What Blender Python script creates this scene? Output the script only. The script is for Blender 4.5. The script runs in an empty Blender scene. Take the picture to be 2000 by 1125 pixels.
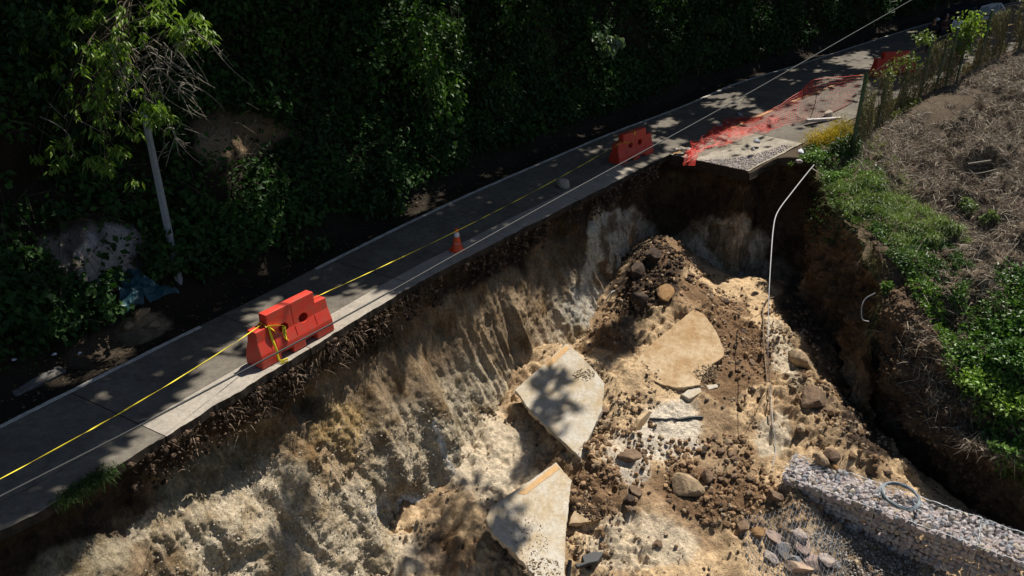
import bpy, bmesh, math, random
import numpy as np
from mathutils import Vector, Matrix

# ------------------------------------------------------------------ camera, light, exposure
SC = bpy.context.scene
COL = SC.collection
FPX, TH, H = 1500.0, math.radians(25.6), 8.0          # focal length in px of a 2000 px wide frame, tilt, height
cam_d = bpy.data.cameras.new('camera'); cam_d.sensor_width = 36.0; cam_d.lens = 36.0 * FPX / 2000.0
cam_d.clip_start = 0.1; cam_d.clip_end = 2000.0
cam = bpy.data.objects.new('camera', cam_d); COL.objects.link(cam)
cam.location = (0, 0, H); cam.rotation_euler = (math.pi / 2 - TH, 0, 0)
SC.camera = cam
SUN_EL = math.radians(60)
SUN = np.array([0.62, 0.785, 0.0]); SUN = SUN / np.linalg.norm(SUN) * math.cos(SUN_EL); SUN[2] = math.sin(SUN_EL)
sd = bpy.data.lights.new('sun', 'SUN'); sd.energy = 5.0; sd.angle = math.radians(0.5); sd.color = (1.0, 0.94, 0.84)
so = bpy.data.objects.new('sun', sd); COL.objects.link(so); so.location = (20, 25, 40)
so.rotation_euler = Vector(tuple(SUN)).to_track_quat('Z', 'Y').to_euler()
W = bpy.data.worlds.new('World'); SC.world = W; W.use_nodes = True
wn = W.node_tree.nodes; wl = W.node_tree.links
sky = wn.new('ShaderNodeTexSky'); sky.sky_type = 'NISHITA'; sky.sun_disc = False
sky.sun_elevation = SUN_EL; sky.sun_rotation = math.atan2(SUN[0], SUN[1])
bgn = wn['Background']; wl.new(sky.outputs[0], bgn.inputs[0]); bgn.inputs[1].default_value = 0.05
SC.view_settings.view_transform = 'Standard'; SC.view_settings.look = 'None'
SC.view_settings.exposure = 0.42; SC.view_settings.gamma = 1.0; SC.view_settings.use_curve_mapping = False
SC.render.engine = 'CYCLES'
SC.cycles.max_bounces = 5; SC.cycles.diffuse_bounces = 2; SC.cycles.glossy_bounces = 2
SC.cycles.transparent_max_bounces = 6; SC.cycles.transmission_bounces = 3
SC.cycles.use_denoising = True

RNG = np.random.default_rng(7)
random.seed(7)
ct, st_ = math.cos(TH), math.sin(TH)
CAMP = np.array([0.0, 0.0, H])

def ray(px, py):
    u = (px - 1000.0) / FPX; v = (py - 562.5) / FPX
    return np.stack([u + 0 * v, ct - v * st_, -st_ - v * ct], -1)
def at(px, py, z):
    """place on level z that the surveyed point of the photograph stands for"""
    d = ray(np.float64(px), np.float64(py)); t = (z - H) / d[2]
    return np.array([d[0] * t, d[1] * t, z])
def atd(px, py, t):
    return CAMP + ray(np.float64(px), np.float64(py)) * t
def proj(P):
    P = np.asarray(P, float); dz = P[..., 2] - H
    dep = P[..., 1] * ct - dz * st_; up = P[..., 1] * st_ + dz * ct
    dep = np.where(dep < 0.2, 0.2, dep)
    return 1000 + P[..., 0] / dep * FPX, 562.5 - up / dep * FPX

# ------------------------------------------------------------------ numpy noise
def _h(i, j, k, s):
    n = (i * 374761393 + j * 668265263 + k * 1274126177 + s * 974711) & 0xffffffff
    n = ((n ^ (n >> 13)) * 1103515245) & 0xffffffff
    n = (n ^ (n >> 16)) & 0xffffff
    return n / float(0xffffff)
def vnoise(P, s=0):
    P = np.asarray(P, float); i = np.floor(P).astype(np.int64); f = P - i; f = f * f * (3 - 2 * f)
    a = 0
    for dx in (0, 1):
        wx = f[..., 0] if dx else 1 - f[..., 0]
        for dy in (0, 1):
            wy = f[..., 1] if dy else 1 - f[..., 1]
            for dz in (0, 1):
                wz = f[..., 2] if dz else 1 - f[..., 2]
                a = a + wx * wy * wz * _h(i[..., 0] + dx, i[..., 1] + dy, i[..., 2] + dz, s)
    return a
def fbm(P, o=4, s=0, g=0.5):
    a, t, w = 0, 0, 1
    P = np.asarray(P, float)
    for k in range(o):
        a = a + w * vnoise(P * (2.03 ** k), s + k * 17); t += w; w *= g
    return a / t                                       # 0..1
def smooth(a, b, x):
    t = np.clip((x - a) / (b - a), 0, 1); return t * t * (3 - 2 * t)
def inpoly(px, py, poly):
    px = np.asarray(px); py = np.asarray(py); ins = np.zeros(px.shape, bool); n = len(poly)
    for i in range(n):
        x1, y1 = poly[i]; x2, y2 = poly[(i + 1) % n]
        c = (y1 > py) != (y2 > py)
        with np.errstate(divide='ignore', invalid='ignore'):
            xi = (x2 - x1) * (py - y1) / ((y2 - y1) if y2 != y1 else 1e-9) + x1
        ins ^= c & (px < xi)
    return ins

# ------------------------------------------------------------------ curves
def crom(P, n):
    P = np.asarray(P, float); m = len(P)
    d = np.r_[0, np.cumsum(np.linalg.norm(np.diff(P, axis=0), axis=1))]
    s = np.linspace(0, d[-1], n)
    out = np.zeros((n, P.shape[1]))
    T = np.zeros_like(P)
    T[1:-1] = (P[2:] - P[:-2]) / (d[2:] - d[:-2])[:, None]
    T[0] = (P[1] - P[0]) / (d[1] - d[0]); T[-1] = (P[-1] - P[-2]) / (d[-1] - d[-2])
    k = np.clip(np.searchsorted(d, s, side='right') - 1, 0, m - 2)
    h = (d[k + 1] - d[k]); t = (s - d[k]) / h; t = t[:, None]; h = h[:, None]
    return ((2 * t**3 - 3 * t**2 + 1) * P[k] + (t**3 - 2 * t**2 + t) * h * T[k]
            + (-2 * t**3 + 3 * t**2) * P[k + 1] + (t**3 - t**2) * h * T[k + 1])
def curve_at(P, par, s):                                # smooth curve through P at parameters par
    P = np.asarray(P, float); par = np.asarray(par, float); s = np.asarray(s, float); m = len(P)
    T = np.zeros_like(P)
    T[1:-1] = (P[2:] - P[:-2]) / (par[2:] - par[:-2])[:, None]
    T[0] = (P[1] - P[0]) / (par[1] - par[0]); T[-1] = (P[-1] - P[-2]) / (par[-1] - par[-2])
    k = np.clip(np.searchsorted(par, s, side='right') - 1, 0, m - 2)
    h = (par[k + 1] - par[k]); t = ((s - par[k]) / h)[..., None]; h = h[..., None]
    return ((2 * t**3 - 3 * t**2 + 1) * P[k] + (t**3 - 2 * t**2 + t) * h * T[k]
            + (-2 * t**3 + 3 * t**2) * P[k + 1] + (t**3 - t**2) * h * T[k + 1])

# ------------------------------------------------------------------ objects
def tag(o, label=None, cat=None, group=None, kind=None):
    if label: o['label'] = label
    if cat: o['category'] = cat
    if group: o['group'] = group
    if kind: o['kind'] = kind
    return o
def mesh_np(name, V, F, mat=None, col=None, smooth_=True, mats=None, midx=None):
    V = np.asarray(V, np.float32).reshape(-1, 3); F = np.asarray(F, np.int32); k = F.shape[1]
    me = bpy.data.meshes.new(name)
    me.vertices.add(len(V)); me.vertices.foreach_set('co', V.ravel())
    me.loops.add(F.size); me.loops.foreach_set('vertex_index', F.ravel())
    me.polygons.add(len(F)); me.polygons.foreach_set('loop_start', np.arange(0, F.size, k, dtype=np.int32))
    me.polygons.foreach_set('loop_total', np.full(len(F), k, np.int32))
    me.polygons.foreach_set('use_smooth', np.full(len(F), smooth_, bool))
    if mats:
        for m in mats: me.materials.append(m)
        if midx is not None: me.polygons.foreach_set('material_index', np.asarray(midx, np.int32))
    elif mat: me.materials.append(mat)
    if col is not None:
        a = me.color_attributes.new('Col', 'FLOAT_COLOR', 'POINT')
        c = np.ones((len(V), 4), np.float32); c[:, :3] = np.clip(col, 0, 1); a.data.foreach_set('color', c.ravel())
    me.update(calc_edges=True)
    return me
def link(name, me, parent=None):
    o = bpy.data.objects.new(name, me); COL.objects.link(o)
    if parent: o.parent = parent
    return o
def empty(name, loc, rz=0.0):
    o = bpy.data.objects.new(name, None); COL.objects.link(o); o.location = tuple(loc); o.rotation_euler = (0, 0, rz)
    o.empty_display_size = 0.2
    return o
def grid_faces(m, n):
    i = np.arange(m * n).reshape(m, n)
    return np.stack([i[:-1, :-1], i[:-1, 1:], i[1:, 1:], i[1:, :-1]], -1).reshape(-1, 4)
def grid_normals(G):
    a = np.gradient(G, axis=0); b = np.gradient(G, axis=1); n = np.cross(b, a)
    l = np.linalg.norm(n, axis=-1, keepdims=True); return n / np.where(l < 1e-9, 1, l)
def bm_obj(name, bm, mat, parent=None, smooth_=False):
    me = bpy.data.meshes.new(name); bm.to_mesh(me); bm.free()
    for m in (mat if isinstance(mat, (list, tuple)) else [mat]): me.materials.append(m)
    if smooth_:
        me.polygons.foreach_set('use_smooth', np.ones(len(me.polygons), bool))
    return link(name, me, parent)
def tube_mesh(pts, r, seg=6, closed=False):
    P = np.asarray(pts, float); n = len(P); r = np.broadcast_to(np.asarray(r, float), (n,))
    T = np.gradient(P, axis=0)
    if closed: T = np.roll(P, -1, 0) - np.roll(P, 1, 0)
    T /= np.linalg.norm(T, axis=1)[:, None] + 1e-12
    up = np.array([0, 0, 1.0]); a = np.cross(T, up); la = np.linalg.norm(a, axis=1)
    a[la < 0.05] = np.cross(T[la < 0.05], [1.0, 0, 0]); a /= np.linalg.norm(a, axis=1)[:, None]
    b = np.cross(a, T)
    th = np.arange(seg) * 2 * math.pi / seg
    V = P[:, None] + r[:, None, None] * (np.cos(th)[None, :, None] * a[:, None] + np.sin(th)[None, :, None] * b[:, None])
    i = np.arange(n * seg).reshape(n, seg)
    nx = np.roll(i, -1, 1)
    if closed: F = np.stack([i, nx, np.roll(nx, -1, 0), np.roll(i, -1, 0)], -1).reshape(-1, 4)
    else: F = np.stack([i[:-1], nx[:-1], nx[1:], i[1:]], -1).reshape(-1, 4)
    return V.reshape(-1, 3), F
def tube(name, pts, r, mat, parent=None, seg=6, closed=False):
    V, F = tube_mesh(pts, r, seg, closed)
    return link(name, mesh_np(name, V, F, mat), parent)
def merge(parts):
    Vs, Fs, o = [], [], 0
    for V, F in parts: Vs.append(V); Fs.append(F + o); o += len(V)
    return np.concatenate(Vs), np.concatenate(Fs)
def box_np(c, s, rot=None):
    V = np.array([[x, y, z] for x in (-.5, .5) for y in (-.5, .5) for z in (-.5, .5)]) * s
    if rot is not None: V = V @ np.asarray(rot).T
    F = np.array([[0, 1, 3, 2], [4, 6, 7, 5], [0, 4, 5, 1], [2, 3, 7, 6], [0, 2, 6, 4], [1, 5, 7, 3]])
    return V + np.asarray(c), F

# ------------------------------------------------------------------ materials
def new_mat(name):
    m = bpy.data.materials.new(name); m.use_nodes = True
    nt = m.node_tree; return m, nt, nt.nodes['Principled BSDF']
def N(nt, t, **kw):
    n = nt.nodes.new(t)
    for k, v in kw.items(): setattr(n, k, v)
    return n
def noise_node(nt, scale, detail=4, rough=0.6, coord=None):
    n = N(nt, 'ShaderNodeTexNoise'); n.inputs['Scale'].default_value = scale
    n.inputs['Detail'].default_value = detail; n.inputs['Roughness'].default_value = rough
    if coord is not None: nt.links.new(coord, n.inputs['Vector'])
    return n
def ramp(nt, fac, stops):
    r = N(nt, 'ShaderNodeValToRGB'); e = r.color_ramp.elements
    while len(e) < len(stops): e.new(0.5)
    for el, (p, c) in zip(e, stops): el.position = p; el.color = (c[0], c[1], c[2], 1)
    nt.links.new(fac, r.inputs[0]); return r.outputs[0]
def mult(nt, a, b, f=1.0):
    m = N(nt, 'ShaderNodeMix', data_type='RGBA', blend_type='MULTIPLY'); m.inputs[0].default_value = f
    nt.links.new(a, m.inputs[6])
    if isinstance(b, tuple): m.inputs[7].default_value = (*b, 1)
    else: nt.links.new(b, m.inputs[7])
    return m.outputs[2]
def mixc(nt, fac, a, b):
    m = N(nt, 'ShaderNodeMix', data_type='RGBA')
    nt.links.new(fac, m.inputs[0])
    for s, v in ((6, a), (7, b)):
        if isinstance(v, tuple): m.inputs[s].default_value = (*v, 1)
        else: nt.links.new(v, m.inputs[s])
    return m.outputs[2]
def bump(nt, bs, h, strength, dist, prev=None):
    b = N(nt, 'ShaderNodeBump'); b.inputs['Strength'].default_value = strength; b.inputs['Distance'].default_value = dist
    nt.links.new(h, b.inputs['Height'])
    if prev is not None: nt.links.new(prev, b.inputs['Normal'])
    nt.links.new(b.outputs[0], bs.inputs['Normal']); return b.outputs[0]
def earth_mat(name, grain=(0.6, 1.5), rough=0.95, bs1=(9, 0.8, 0.08), bs2=(60, 0.6, 0.02), spec=0.15):
    m, nt, bs = new_mat(name)
    tc = N(nt, 'ShaderNodeTexCoord').outputs['Object']
    a = N(nt, 'ShaderNodeAttribute', attribute_name='Col').outputs['Color']
    n1 = noise_node(nt, 14, 8, 0.75, tc); n2 = noise_node(nt, 90, 4, 0.7, tc)
    g1 = ramp(nt, n1.outputs[0], [(0.3, (grain[0],) * 3), (0.7, (grain[1],) * 3)])
    g2 = ramp(nt, n2.outputs[0], [(0.3, (0.65,) * 3), (0.7, (1.4,) * 3)])
    c = mult(nt, mult(nt, a, g1), g2)
    nt.links.new(c, bs.inputs['Base Color']); bs.inputs['Roughness'].default_value = rough
    bs.inputs['Specular IOR Level'].default_value = spec
    b1 = noise_node(nt, bs1[0], 10, 0.7, tc); b = bump(nt, bs, b1.outputs[0], bs1[1], bs1[2])
    v = N(nt, 'ShaderNodeTexVoronoi'); v.inputs['Scale'].default_value = bs2[0] * 0.5; nt.links.new(tc, v.inputs['Vector'])
    b = bump(nt, bs, v.outputs[0], bs2[1], bs2[2], b)
    b3 = noise_node(nt, bs2[0] * 2, 4, 0.7, tc); bump(nt, bs, b3.outputs[0], bs2[1], bs2[2], b)
    return m
def leaf_mat(name, rough=0.45, trans=0.25, spec=0.35):
    m, nt, bs = new_mat(name)
    a = N(nt, 'ShaderNodeAttribute', attribute_name='Col').outputs['Color']
    nt.links.new(a, bs.inputs['Base Color']); bs.inputs['Roughness'].default_value = rough
    bs.inputs['Specular IOR Level'].default_value = spec
    if trans:
        t = N(nt, 'ShaderNodeBsdfTranslucent'); nt.links.new(mult(nt, a, (1.3, 1.5, 0.6)), t.inputs[0])
        mx = N(nt, 'ShaderNodeMixShader'); mx.inputs[0].default_value = trans
        nt.links.new(bs.outputs[0], mx.inputs[1]); nt.links.new(t.outputs[0], mx.inputs[2])
        nt.links.new(mx.outputs[0], nt.nodes['Material Output'].inputs[0])
    return m
def plain_mat(name, c, rough=0.6, var=0.15, scale=20, metal=0.0, bmp=0.0, spec=0.4, dirt=None, dscale=3):
    m, nt, bs = new_mat(name)
    tc = N(nt, 'ShaderNodeTexCoord').outputs['Object']
    n = noise_node(nt, scale, 6, 0.65, tc)
    g = ramp(nt, n.outputs[0], [(0.3, tuple(x * (1 - var) for x in c)), (0.7, tuple(min(1, x * (1 + var)) for x in c))])
    if dirt:
        d = noise_node(nt, dscale, 6, 0.7, tc)
        dm = ramp(nt, d.outputs[0], [(0.45, (0, 0, 0)), (0.68, (1, 1, 1))])
        g = mixc(nt, dm, g, dirt)
    nt.links.new(g, bs.inputs['Base Color']); bs.inputs['Roughness'].default_value = rough
    bs.inputs['Metallic'].default_value = metal; bs.inputs['Specular IOR Level'].default_value = spec
    if bmp: bump(nt, bs, n.outputs[0], 0.6, bmp)
    return m

M = {}
M['earth'] = earth_mat('earth')
M['cliff'] = earth_mat('cliff_earth', (0.5, 1.55), bs1=(16, 0.9, 0.06), bs2=(70, 0.8, 0.02))
def streak(m):
    nt = m.node_tree; bs = nt.nodes['Principled BSDF']; tc = N(nt, 'ShaderNodeTexCoord').outputs['Object']
    mp = N(nt, 'ShaderNodeMapping'); mp.inputs['Scale'].default_value = (1, 1, .14); nt.links.new(tc, mp.inputs['Vector'])
    n1 = noise_node(nt, 9, 8, .72, mp.outputs[0]); n2 = noise_node(nt, 34, 5, .7, mp.outputs[0]); n3 = noise_node(nt, 1.6, 6, .65, tc)
    old = bs.inputs['Base Color'].links[0].from_socket
    c = mult(nt, old, ramp(nt, n1.outputs[0], [(.32, (.58, .53, .47)), (.48, (.95, .94, .92)), (.68, (1.3, 1.28, 1.22))]))
    c = mult(nt, c, ramp(nt, n2.outputs[0], [(.35, (.84,) * 3), (.65, (1.14,) * 3)]))
    c = mult(nt, c, ramp(nt, n3.outputs[0], [(.35, (.7, .62, .5)), (.55, (1.1,) * 3)]))
    nt.links.new(c, bs.inputs['Base Color']); pv = bs.inputs['Normal'].links[0].from_socket
    b = bump(nt, bs, n1.outputs[0], .7, .08, pv); bump(nt, bs, n2.outputs[0], .4, .02, b)
streak(M['cliff'])
M['leaf'] = leaf_mat('leaf'); M['leafdull'] = leaf_mat('dull_leaf', 0.6, 0.2, 0.2); M['dry'] = leaf_mat('dry_stalk', 0.8, 0.0, 0.1)
M['canopy'] = leaf_mat('canopy_leaf', 0.6, 0.12, 0.2)
M['bark'] = plain_mat('bark', (0.09, 0.07, 0.05), 0.9, 0.4, 12, bmp=0.03)
M['twig'] = plain_mat('pale_twig', (0.24, 0.21, 0.17), 0.8, 0.3, 12)
M['root'] = plain_mat('root', (0.16, 0.11, 0.07), 0.9, 0.4, 12)
M['red'] = plain_mat('red_plastic', (0.62, 0.05, 0.03), 0.42, 0.15, 5, dirt=(0.40, 0.075, 0.05), dscale=5, spec=0.4)
M['cone'] = plain_mat('orange_rubber', (0.88, 0.10, 0.025), 0.45, 0.1, 8)
M['white'] = plain_mat('white_band', (0.75, 0.76, 0.80), 0.5, 0.08, 20)
M['tape'] = plain_mat('yellow_tape', (0.80, 0.66, 0.03), 0.5, 0.12, 6)
M['tapedark'] = plain_mat('dark_print', (0.03, 0.03, 0.02), 0.6)
M['cable'] = plain_mat('black_cable', (0.045, 0.048, 0.05), 0.55, 0.2, 30, spec=0.3)
M['coil'] = plain_mat('dull_blue_grey_wire', (0.24, 0.28, 0.31), 0.5, 0.15, 30)
M['wire'] = plain_mat('galvanised_wire', (0.42, 0.44, 0.47), 0.4, 0.15, 30, metal=0.5)
M['hose'] = plain_mat('grey_white_hose', (0.34, 0.34, 0.35), 0.45, 0.15, 10)
M['pole'] = plain_mat('pole_concrete', (0.30, 0.31, 0.34), 0.85, 0.15, 8, bmp=0.01)
M['post'] = plain_mat('green_post', (0.06, 0.12, 0.055), 0.6, 0.3, 14, dirt=(0.12, 0.10, 0.06), dscale=6)
M['posttop'] = plain_mat('post_cap', (0.5, 0.52, 0.45), 0.6)
M['net'] = plain_mat('orange_net', (0.62, 0.035, 0.018), 0.5, 0.2, 6)
M['tarp'] = plain_mat('blue_green_tarp', (0.014, 0.06, 0.08), 0.5, 0.4, 7, dirt=(0.035, 0.085, 0.10), dscale=9)
M['rebar'] = plain_mat('rusty_rod', (0.06, 0.045, 0.035), 0.7)
M['rubber'] = plain_mat('black_plastic', (0.025, 0.027, 0.03), 0.45)
M['bag'] = plain_mat('white_bag', (0.65, 0.66, 0.75), 0.5)
M['stoneA'] = plain_mat('gabion_stone_pale', (0.46, 0.42, 0.41), 0.9, 0.25, 9, bmp=0.02)
M['stoneB'] = plain_mat('gabion_stone_pinkish', (0.37, 0.31, 0.295), 0.9, 0.25, 9, bmp=0.02)
M['stoneC'] = plain_mat('gabion_stone_tan', (0.40, 0.34, 0.27), 0.9, 0.25, 9, bmp=0.02)
M['stoneD'] = plain_mat('gabion_stone_grey', (0.26, 0.27, 0.30), 0.9, 0.25, 9, bmp=0.02)
M['clodA'] = plain_mat('brown_clod', (0.15, 0.095, 0.06), 0.95, 0.4, 9, bmp=0.05, dirt=(0.24, 0.17, 0.11))
M['clodB'] = plain_mat('dark_clod', (0.045, 0.030, 0.022), 0.95, 0.4, 9, bmp=0.05, dirt=(0.09, 0.06, 0.04))
M['clodC'] = plain_mat('tan_clod', (0.34, 0.25, 0.155), 0.95, 0.3, 9, bmp=0.05, dirt=(0.20, 0.14, 0.09))
M['clodD'] = plain_mat('ochre_clod', (0.30, 0.17, 0.07), 0.95, 0.3, 9, bmp=0.05, dirt=(0.16, 0.10, 0.06))

def concrete_mat(name, base, stain, dark=(0.6, 0.6, 0.6), sc=1.0):
    m, nt, bs = new_mat(name)
    tc = N(nt, 'ShaderNodeTexCoord').outputs['Object']
    n1 = noise_node(nt, 0.9 * sc, 8, 0.7, tc); n2 = noise_node(nt, 45, 6, 0.8, tc); n3 = noise_node(nt, 6 * sc, 8, 0.75, tc)
    c = mixc(nt, ramp(nt, n1.outputs[0], [(0.4, (0, 0, 0)), (0.62, (1, 1, 1))]), base, stain)
    c = mult(nt, c, ramp(nt, n2.outputs[0], [(0.3, (0.72,) * 3), (0.7, (1.25,) * 3)]))
    c = mult(nt, c, ramp(nt, n3.outputs[0], [(0.3, dark), (0.6, (1.08,) * 3)]))
    nt.links.new(c, bs.inputs['Base Color']); bs.inputs['Roughness'].default_value = 0.88
    bs.inputs['Specular IOR Level'].default_value = 0.25
    bump(nt, bs, n2.outputs[0], 0.5, 0.012)
    return m
M['road'] = concrete_mat('road_concrete', (0.120, 0.106, 0.088), (0.175, 0.155, 0.125), (0.6, 0.6, 0.6))
M['roadedge'] = concrete_mat('painted_sunlit_edge', (0.30, 0.27, 0.23), (0.38, 0.34, 0.285), (0.7, 0.68, 0.66), 2)  # same concrete made paler, sunlight on the near edge put into the colour
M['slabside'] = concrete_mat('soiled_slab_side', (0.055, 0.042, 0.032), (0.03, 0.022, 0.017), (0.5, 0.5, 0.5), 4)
M['oldblock'] = concrete_mat('old_block', (0.15, 0.145, 0.14), (0.10, 0.09, 0.08), (0.6, 0.6, 0.6), 4)
M['slabtop'] = concrete_mat('dusty_slab', (0.52, 0.40, 0.26), (0.36, 0.23, 0.115), (0.68, 0.64, 0.57), 1.3)
M['slabpale'] = concrete_mat('pale_slab', (0.52, 0.48, 0.41), (0.44, 0.35, 0.23), (0.74, 0.71, 0.66), 2)
M['stub'] = concrete_mat('dusty_lane_slab', (0.36, 0.325, 0.27), (0.24, 0.21, 0.165), (0.6, 0.58, 0.55), 1.2)
M['linew'] = concrete_mat('worn_white_paint', (0.66, 0.63, 0.56), (0.40, 0.38, 0.34), (0.6, 0.6, 0.6), 4)
M['liney'] = concrete_mat('worn_yellow_paint', (0.60, 0.36, 0.15), (0.46, 0.32, 0.19), (0.75, 0.75, 0.75), 4)

# ------------------------------------------------------------------ road curves
Fp = [(-700, 1185, 0), (-400, 1035, 0), (0, 835, 0), (170, 750, 0), (331, 669, 0), (473, 600, 0), (735, 467, .1), (918, 380, .3), (1065, 316, .5),
      (1190, 263, .7), (1340, 206, 1.0), (1438, 164, 1.4), (1566, 125, 1.85), (1702, 81, 2.4)]
FC = np.array([at(*p) for p in Fp]); FC = np.vstack([FC, [23.5, 44.8, 2.9], [32, 50.0, 3.7], [45, 56, 5.0]])
Np = [(-700, 1430, 0), (-400, 1275, 0), (0, 1039, 0), (118, 978, 0), (253, 894, 0), (500, 745, 0), (660, 647, 0), (813, 555, .05), (966, 475, .15), (1163, 375, .35),
      (1306, 303, .5), (1456, 236, 1.0), (1550, 195, 1.42)]
NC = np.array([at(*p) for p in Np]); NC = np.vstack([NC, [15.3, 34.3, 1.95], [20.2, 38.5, 2.4], [25.4, 42.2, 2.9], [33.5, 47.0, 3.7], [46, 52.5, 5.0]])
Fd = crom(FC, 900); Nd = crom(NC, 900)
# station parameter: pair each near-edge sample with the nearest far-edge sample
nst = 640
Nst = crom(NC, nst)
idx = np.array([np.argmin(np.sum((Fd[:, :2] - p[:2]) ** 2, 1)) for p in Nst]); idx = np.maximum.accumulate(idx)
from_idx = np.convolve(np.pad(idx.astype(float), 8, mode='edge'), np.ones(17) / 17, 'valid')
Fst = np.stack([np.interp(from_idx, np.arange(900), Fd[:, k]) for k in range(3)], -1)
slen = np.r_[0, np.cumsum(np.linalg.norm(np.diff(Nst, axis=0), axis=1))]
def near_at(s): return np.stack([np.interp(s, slen, Nst[:, k]) for k in range(3)], -1)
def far_at(s): return np.stack([np.interp(s, slen, Fst[:, k]) for k in range(3)], -1)
def s_of_px(px, py, z=0):
    p = at(px, py, z); return slen[np.argmin(np.sum((Nst[:, :2] - p[:2]) ** 2, 1))]
S_STUB = s_of_px(1306, 303, .5)
def out_at(s):                                          # outer edge of the lost lane, 3 m beyond the joint
    a, b = near_at(s), far_at(s); d = a - b; d[..., 2] = 0
    L = np.linalg.norm(d, axis=-1, keepdims=True); return a + d / L * 3.0
road = empty('road', (0, 0, 0)); tag(road, kind='structure')
def slab_piece(name, s0, s1, fa, fb, v0, v1, th, mat, parent, jag=None, ds=0.25, zoff=0.0, seed=0):
    n = max(2, int((s1 - s0) / ds) + 1); s = np.linspace(s0, s1, n); m = 5
    v = np.linspace(v0, v1, m)
    A, B = fa(s), fb(s)
    G = A[:, None] * (1 - v)[None, :, None] + B[:, None] * v[None, :, None]
    if jag:
        d = (B - A); d[:, 2] = 0; L = np.linalg.norm(d, axis=1, keepdims=True); d = d / L
        jn = (fbm(np.stack([s * 3.1, 0 * s, 0 * s + seed], -1), 4, 5) - 0.5) * jag
        G[:, -1] += d * jn[:, None]; G[:, -2] += d * jn[:, None] * 0.4
    G[..., 2] += zoff + (fbm(G * 0.8, 2, 3) - .5) * 0.02
    top = G.reshape(-1, 3); bot = top.copy(); bot[:, 2] -= th
    F = grid_faces(n, m); nv = len(top)
    i = np.arange(nv).reshape(n, m)
    ring = np.r_[i[0, :], i[1:, -1], i[-1, -2::-1], i[-2:0:-1, 0]]
    r2 = np.roll(ring, -1)
    side = np.stack([ring, ring + nv, r2 + nv, r2], -1)
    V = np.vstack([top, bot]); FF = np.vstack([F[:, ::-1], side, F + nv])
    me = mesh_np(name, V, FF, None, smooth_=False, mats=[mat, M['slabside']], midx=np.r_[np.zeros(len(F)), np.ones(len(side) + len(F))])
    return link(name, me, parent)
# remaining lane: concrete slabs between transverse joints, with a narrow edge strip
s_cuts = [0.0]
while s_cuts[-1] < slen[-1] - 3.6: s_cuts.append(s_cuts[-1] + 3.5)
off = (s_of_px(813, 555, .05)) % 3.5
s_cuts = [0.0] + [c + off for c in s_cuts[:-1]]
g = 0.009
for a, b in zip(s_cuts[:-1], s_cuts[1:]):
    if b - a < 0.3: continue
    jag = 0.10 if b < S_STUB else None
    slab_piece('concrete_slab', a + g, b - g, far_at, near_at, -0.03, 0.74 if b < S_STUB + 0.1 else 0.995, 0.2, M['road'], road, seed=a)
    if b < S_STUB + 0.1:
        slab_piece('edge_strip', a + g, b - g, far_at, near_at, 0.746, 1.0, 0.17, M['roadedge'] if a > s_of_px(250, 895) - 2.2 else M['road'], road, jag=jag, ds=0.06, zoff=0.004, seed=a)  # sunlit tone only along the lit stretch, shaded stretch keeps the road colour
# lane beyond the break: stub slabs
s_stub = S_STUB + 0.15
a = s_stub
while a < slen[-1] - 1:
    b = a + 3.5
    slab_piece('lane_slab', a + g, min(b, slen[-1]) - g, near_at, out_at, 0.005, 1.0, 0.36 if a < s_stub + .1 else .2, M['stub'] if a < s_stub + 3 else M['road'], road, jag=0.08, ds=0.08)
    a = b
# painted lines: thin sheets 4 mm above the concrete
def line_piece(name, s0, s1, fa, fb, v0, v1, mat, wob=0.0):
    n = int((s1 - s0) / 0.1) + 2; s = np.linspace(s0, s1, n); A, B = fa(s), fb(s)
    e0 = v0 + (fbm(np.stack([s * 4, s * 0, s * 0], -1), 3, 9) - .5) * wob; e1 = v1 + (fbm(np.stack([s * 4, s * 0, s * 0 + 9], -1), 3, 9) - .5) * wob
    P = [A * (1 - e[:, None]) + B * e[:, None] for e in (e0, e1)]
    G = np.stack(P, 1); G[..., 2] += 0.016
    return link(name, mesh_np(name, G.reshape(-1, 3), grid_faces(n, 2)[:, ::-1], mat, smooth_=False), road)
line_piece('edge_line', 0.2, s_of_px(560, 700) , far_at, near_at, -0.022, 0.022, M['linew'], 0.014)
line_piece('edge_line', s_of_px(830, 540) - 1.2, slen[-1] - 3, far_at, near_at, -0.022, 0.022, M['linew'], 0.014)
line_piece('centre_line', s_stub + 0.1, slen[-1] - 3, near_at, out_at, 0.01, 0.055, M['liney'], 0.012)

# ------------------------------------------------------------------ paint-by-place colours for soil layers
def blobs(P, base, spec, seed=1, warp=60):
    px, py = proj(P)
    w1 = (fbm(P * 1.3, 6, seed, .62) - .5) * warp * 2; w2 = (fbm(P * 1.3 + 31.7, 6, seed + 5, .62) - .5) * warp * 2
    col = base.copy()
    for (cx, cy, rx, ry, rot, c, k) in spec:
        a = math.radians(rot); dx = px - cx + w1 * 0.6; dy = py - cy + w2 * 0.6
        x = dx * math.cos(a) + dy * math.sin(a); y = -dx * math.sin(a) + dy * math.cos(a)
        r = np.sqrt((x / rx) ** 2 + (y / ry) ** 2)
        m = (k * (1 - smooth(0.78, 1.12, r)))[..., None]
        col = col * (1 - m) + np.array(c) * m
    return col
SOIL = (0.050, 0.034, 0.024); BROWN = (0.155, 0.092, 0.050); TAN = (0.40, 0.29, 0.175); SAND = (0.53, 0.38, 0.225)
WHITE = (0.82, 0.72, 0.57); GREYT = (0.46, 0.395, 0.295); OCHRE = (0.42, 0.25, 0.10); PALE = (0.52, 0.445, 0.335)

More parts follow.
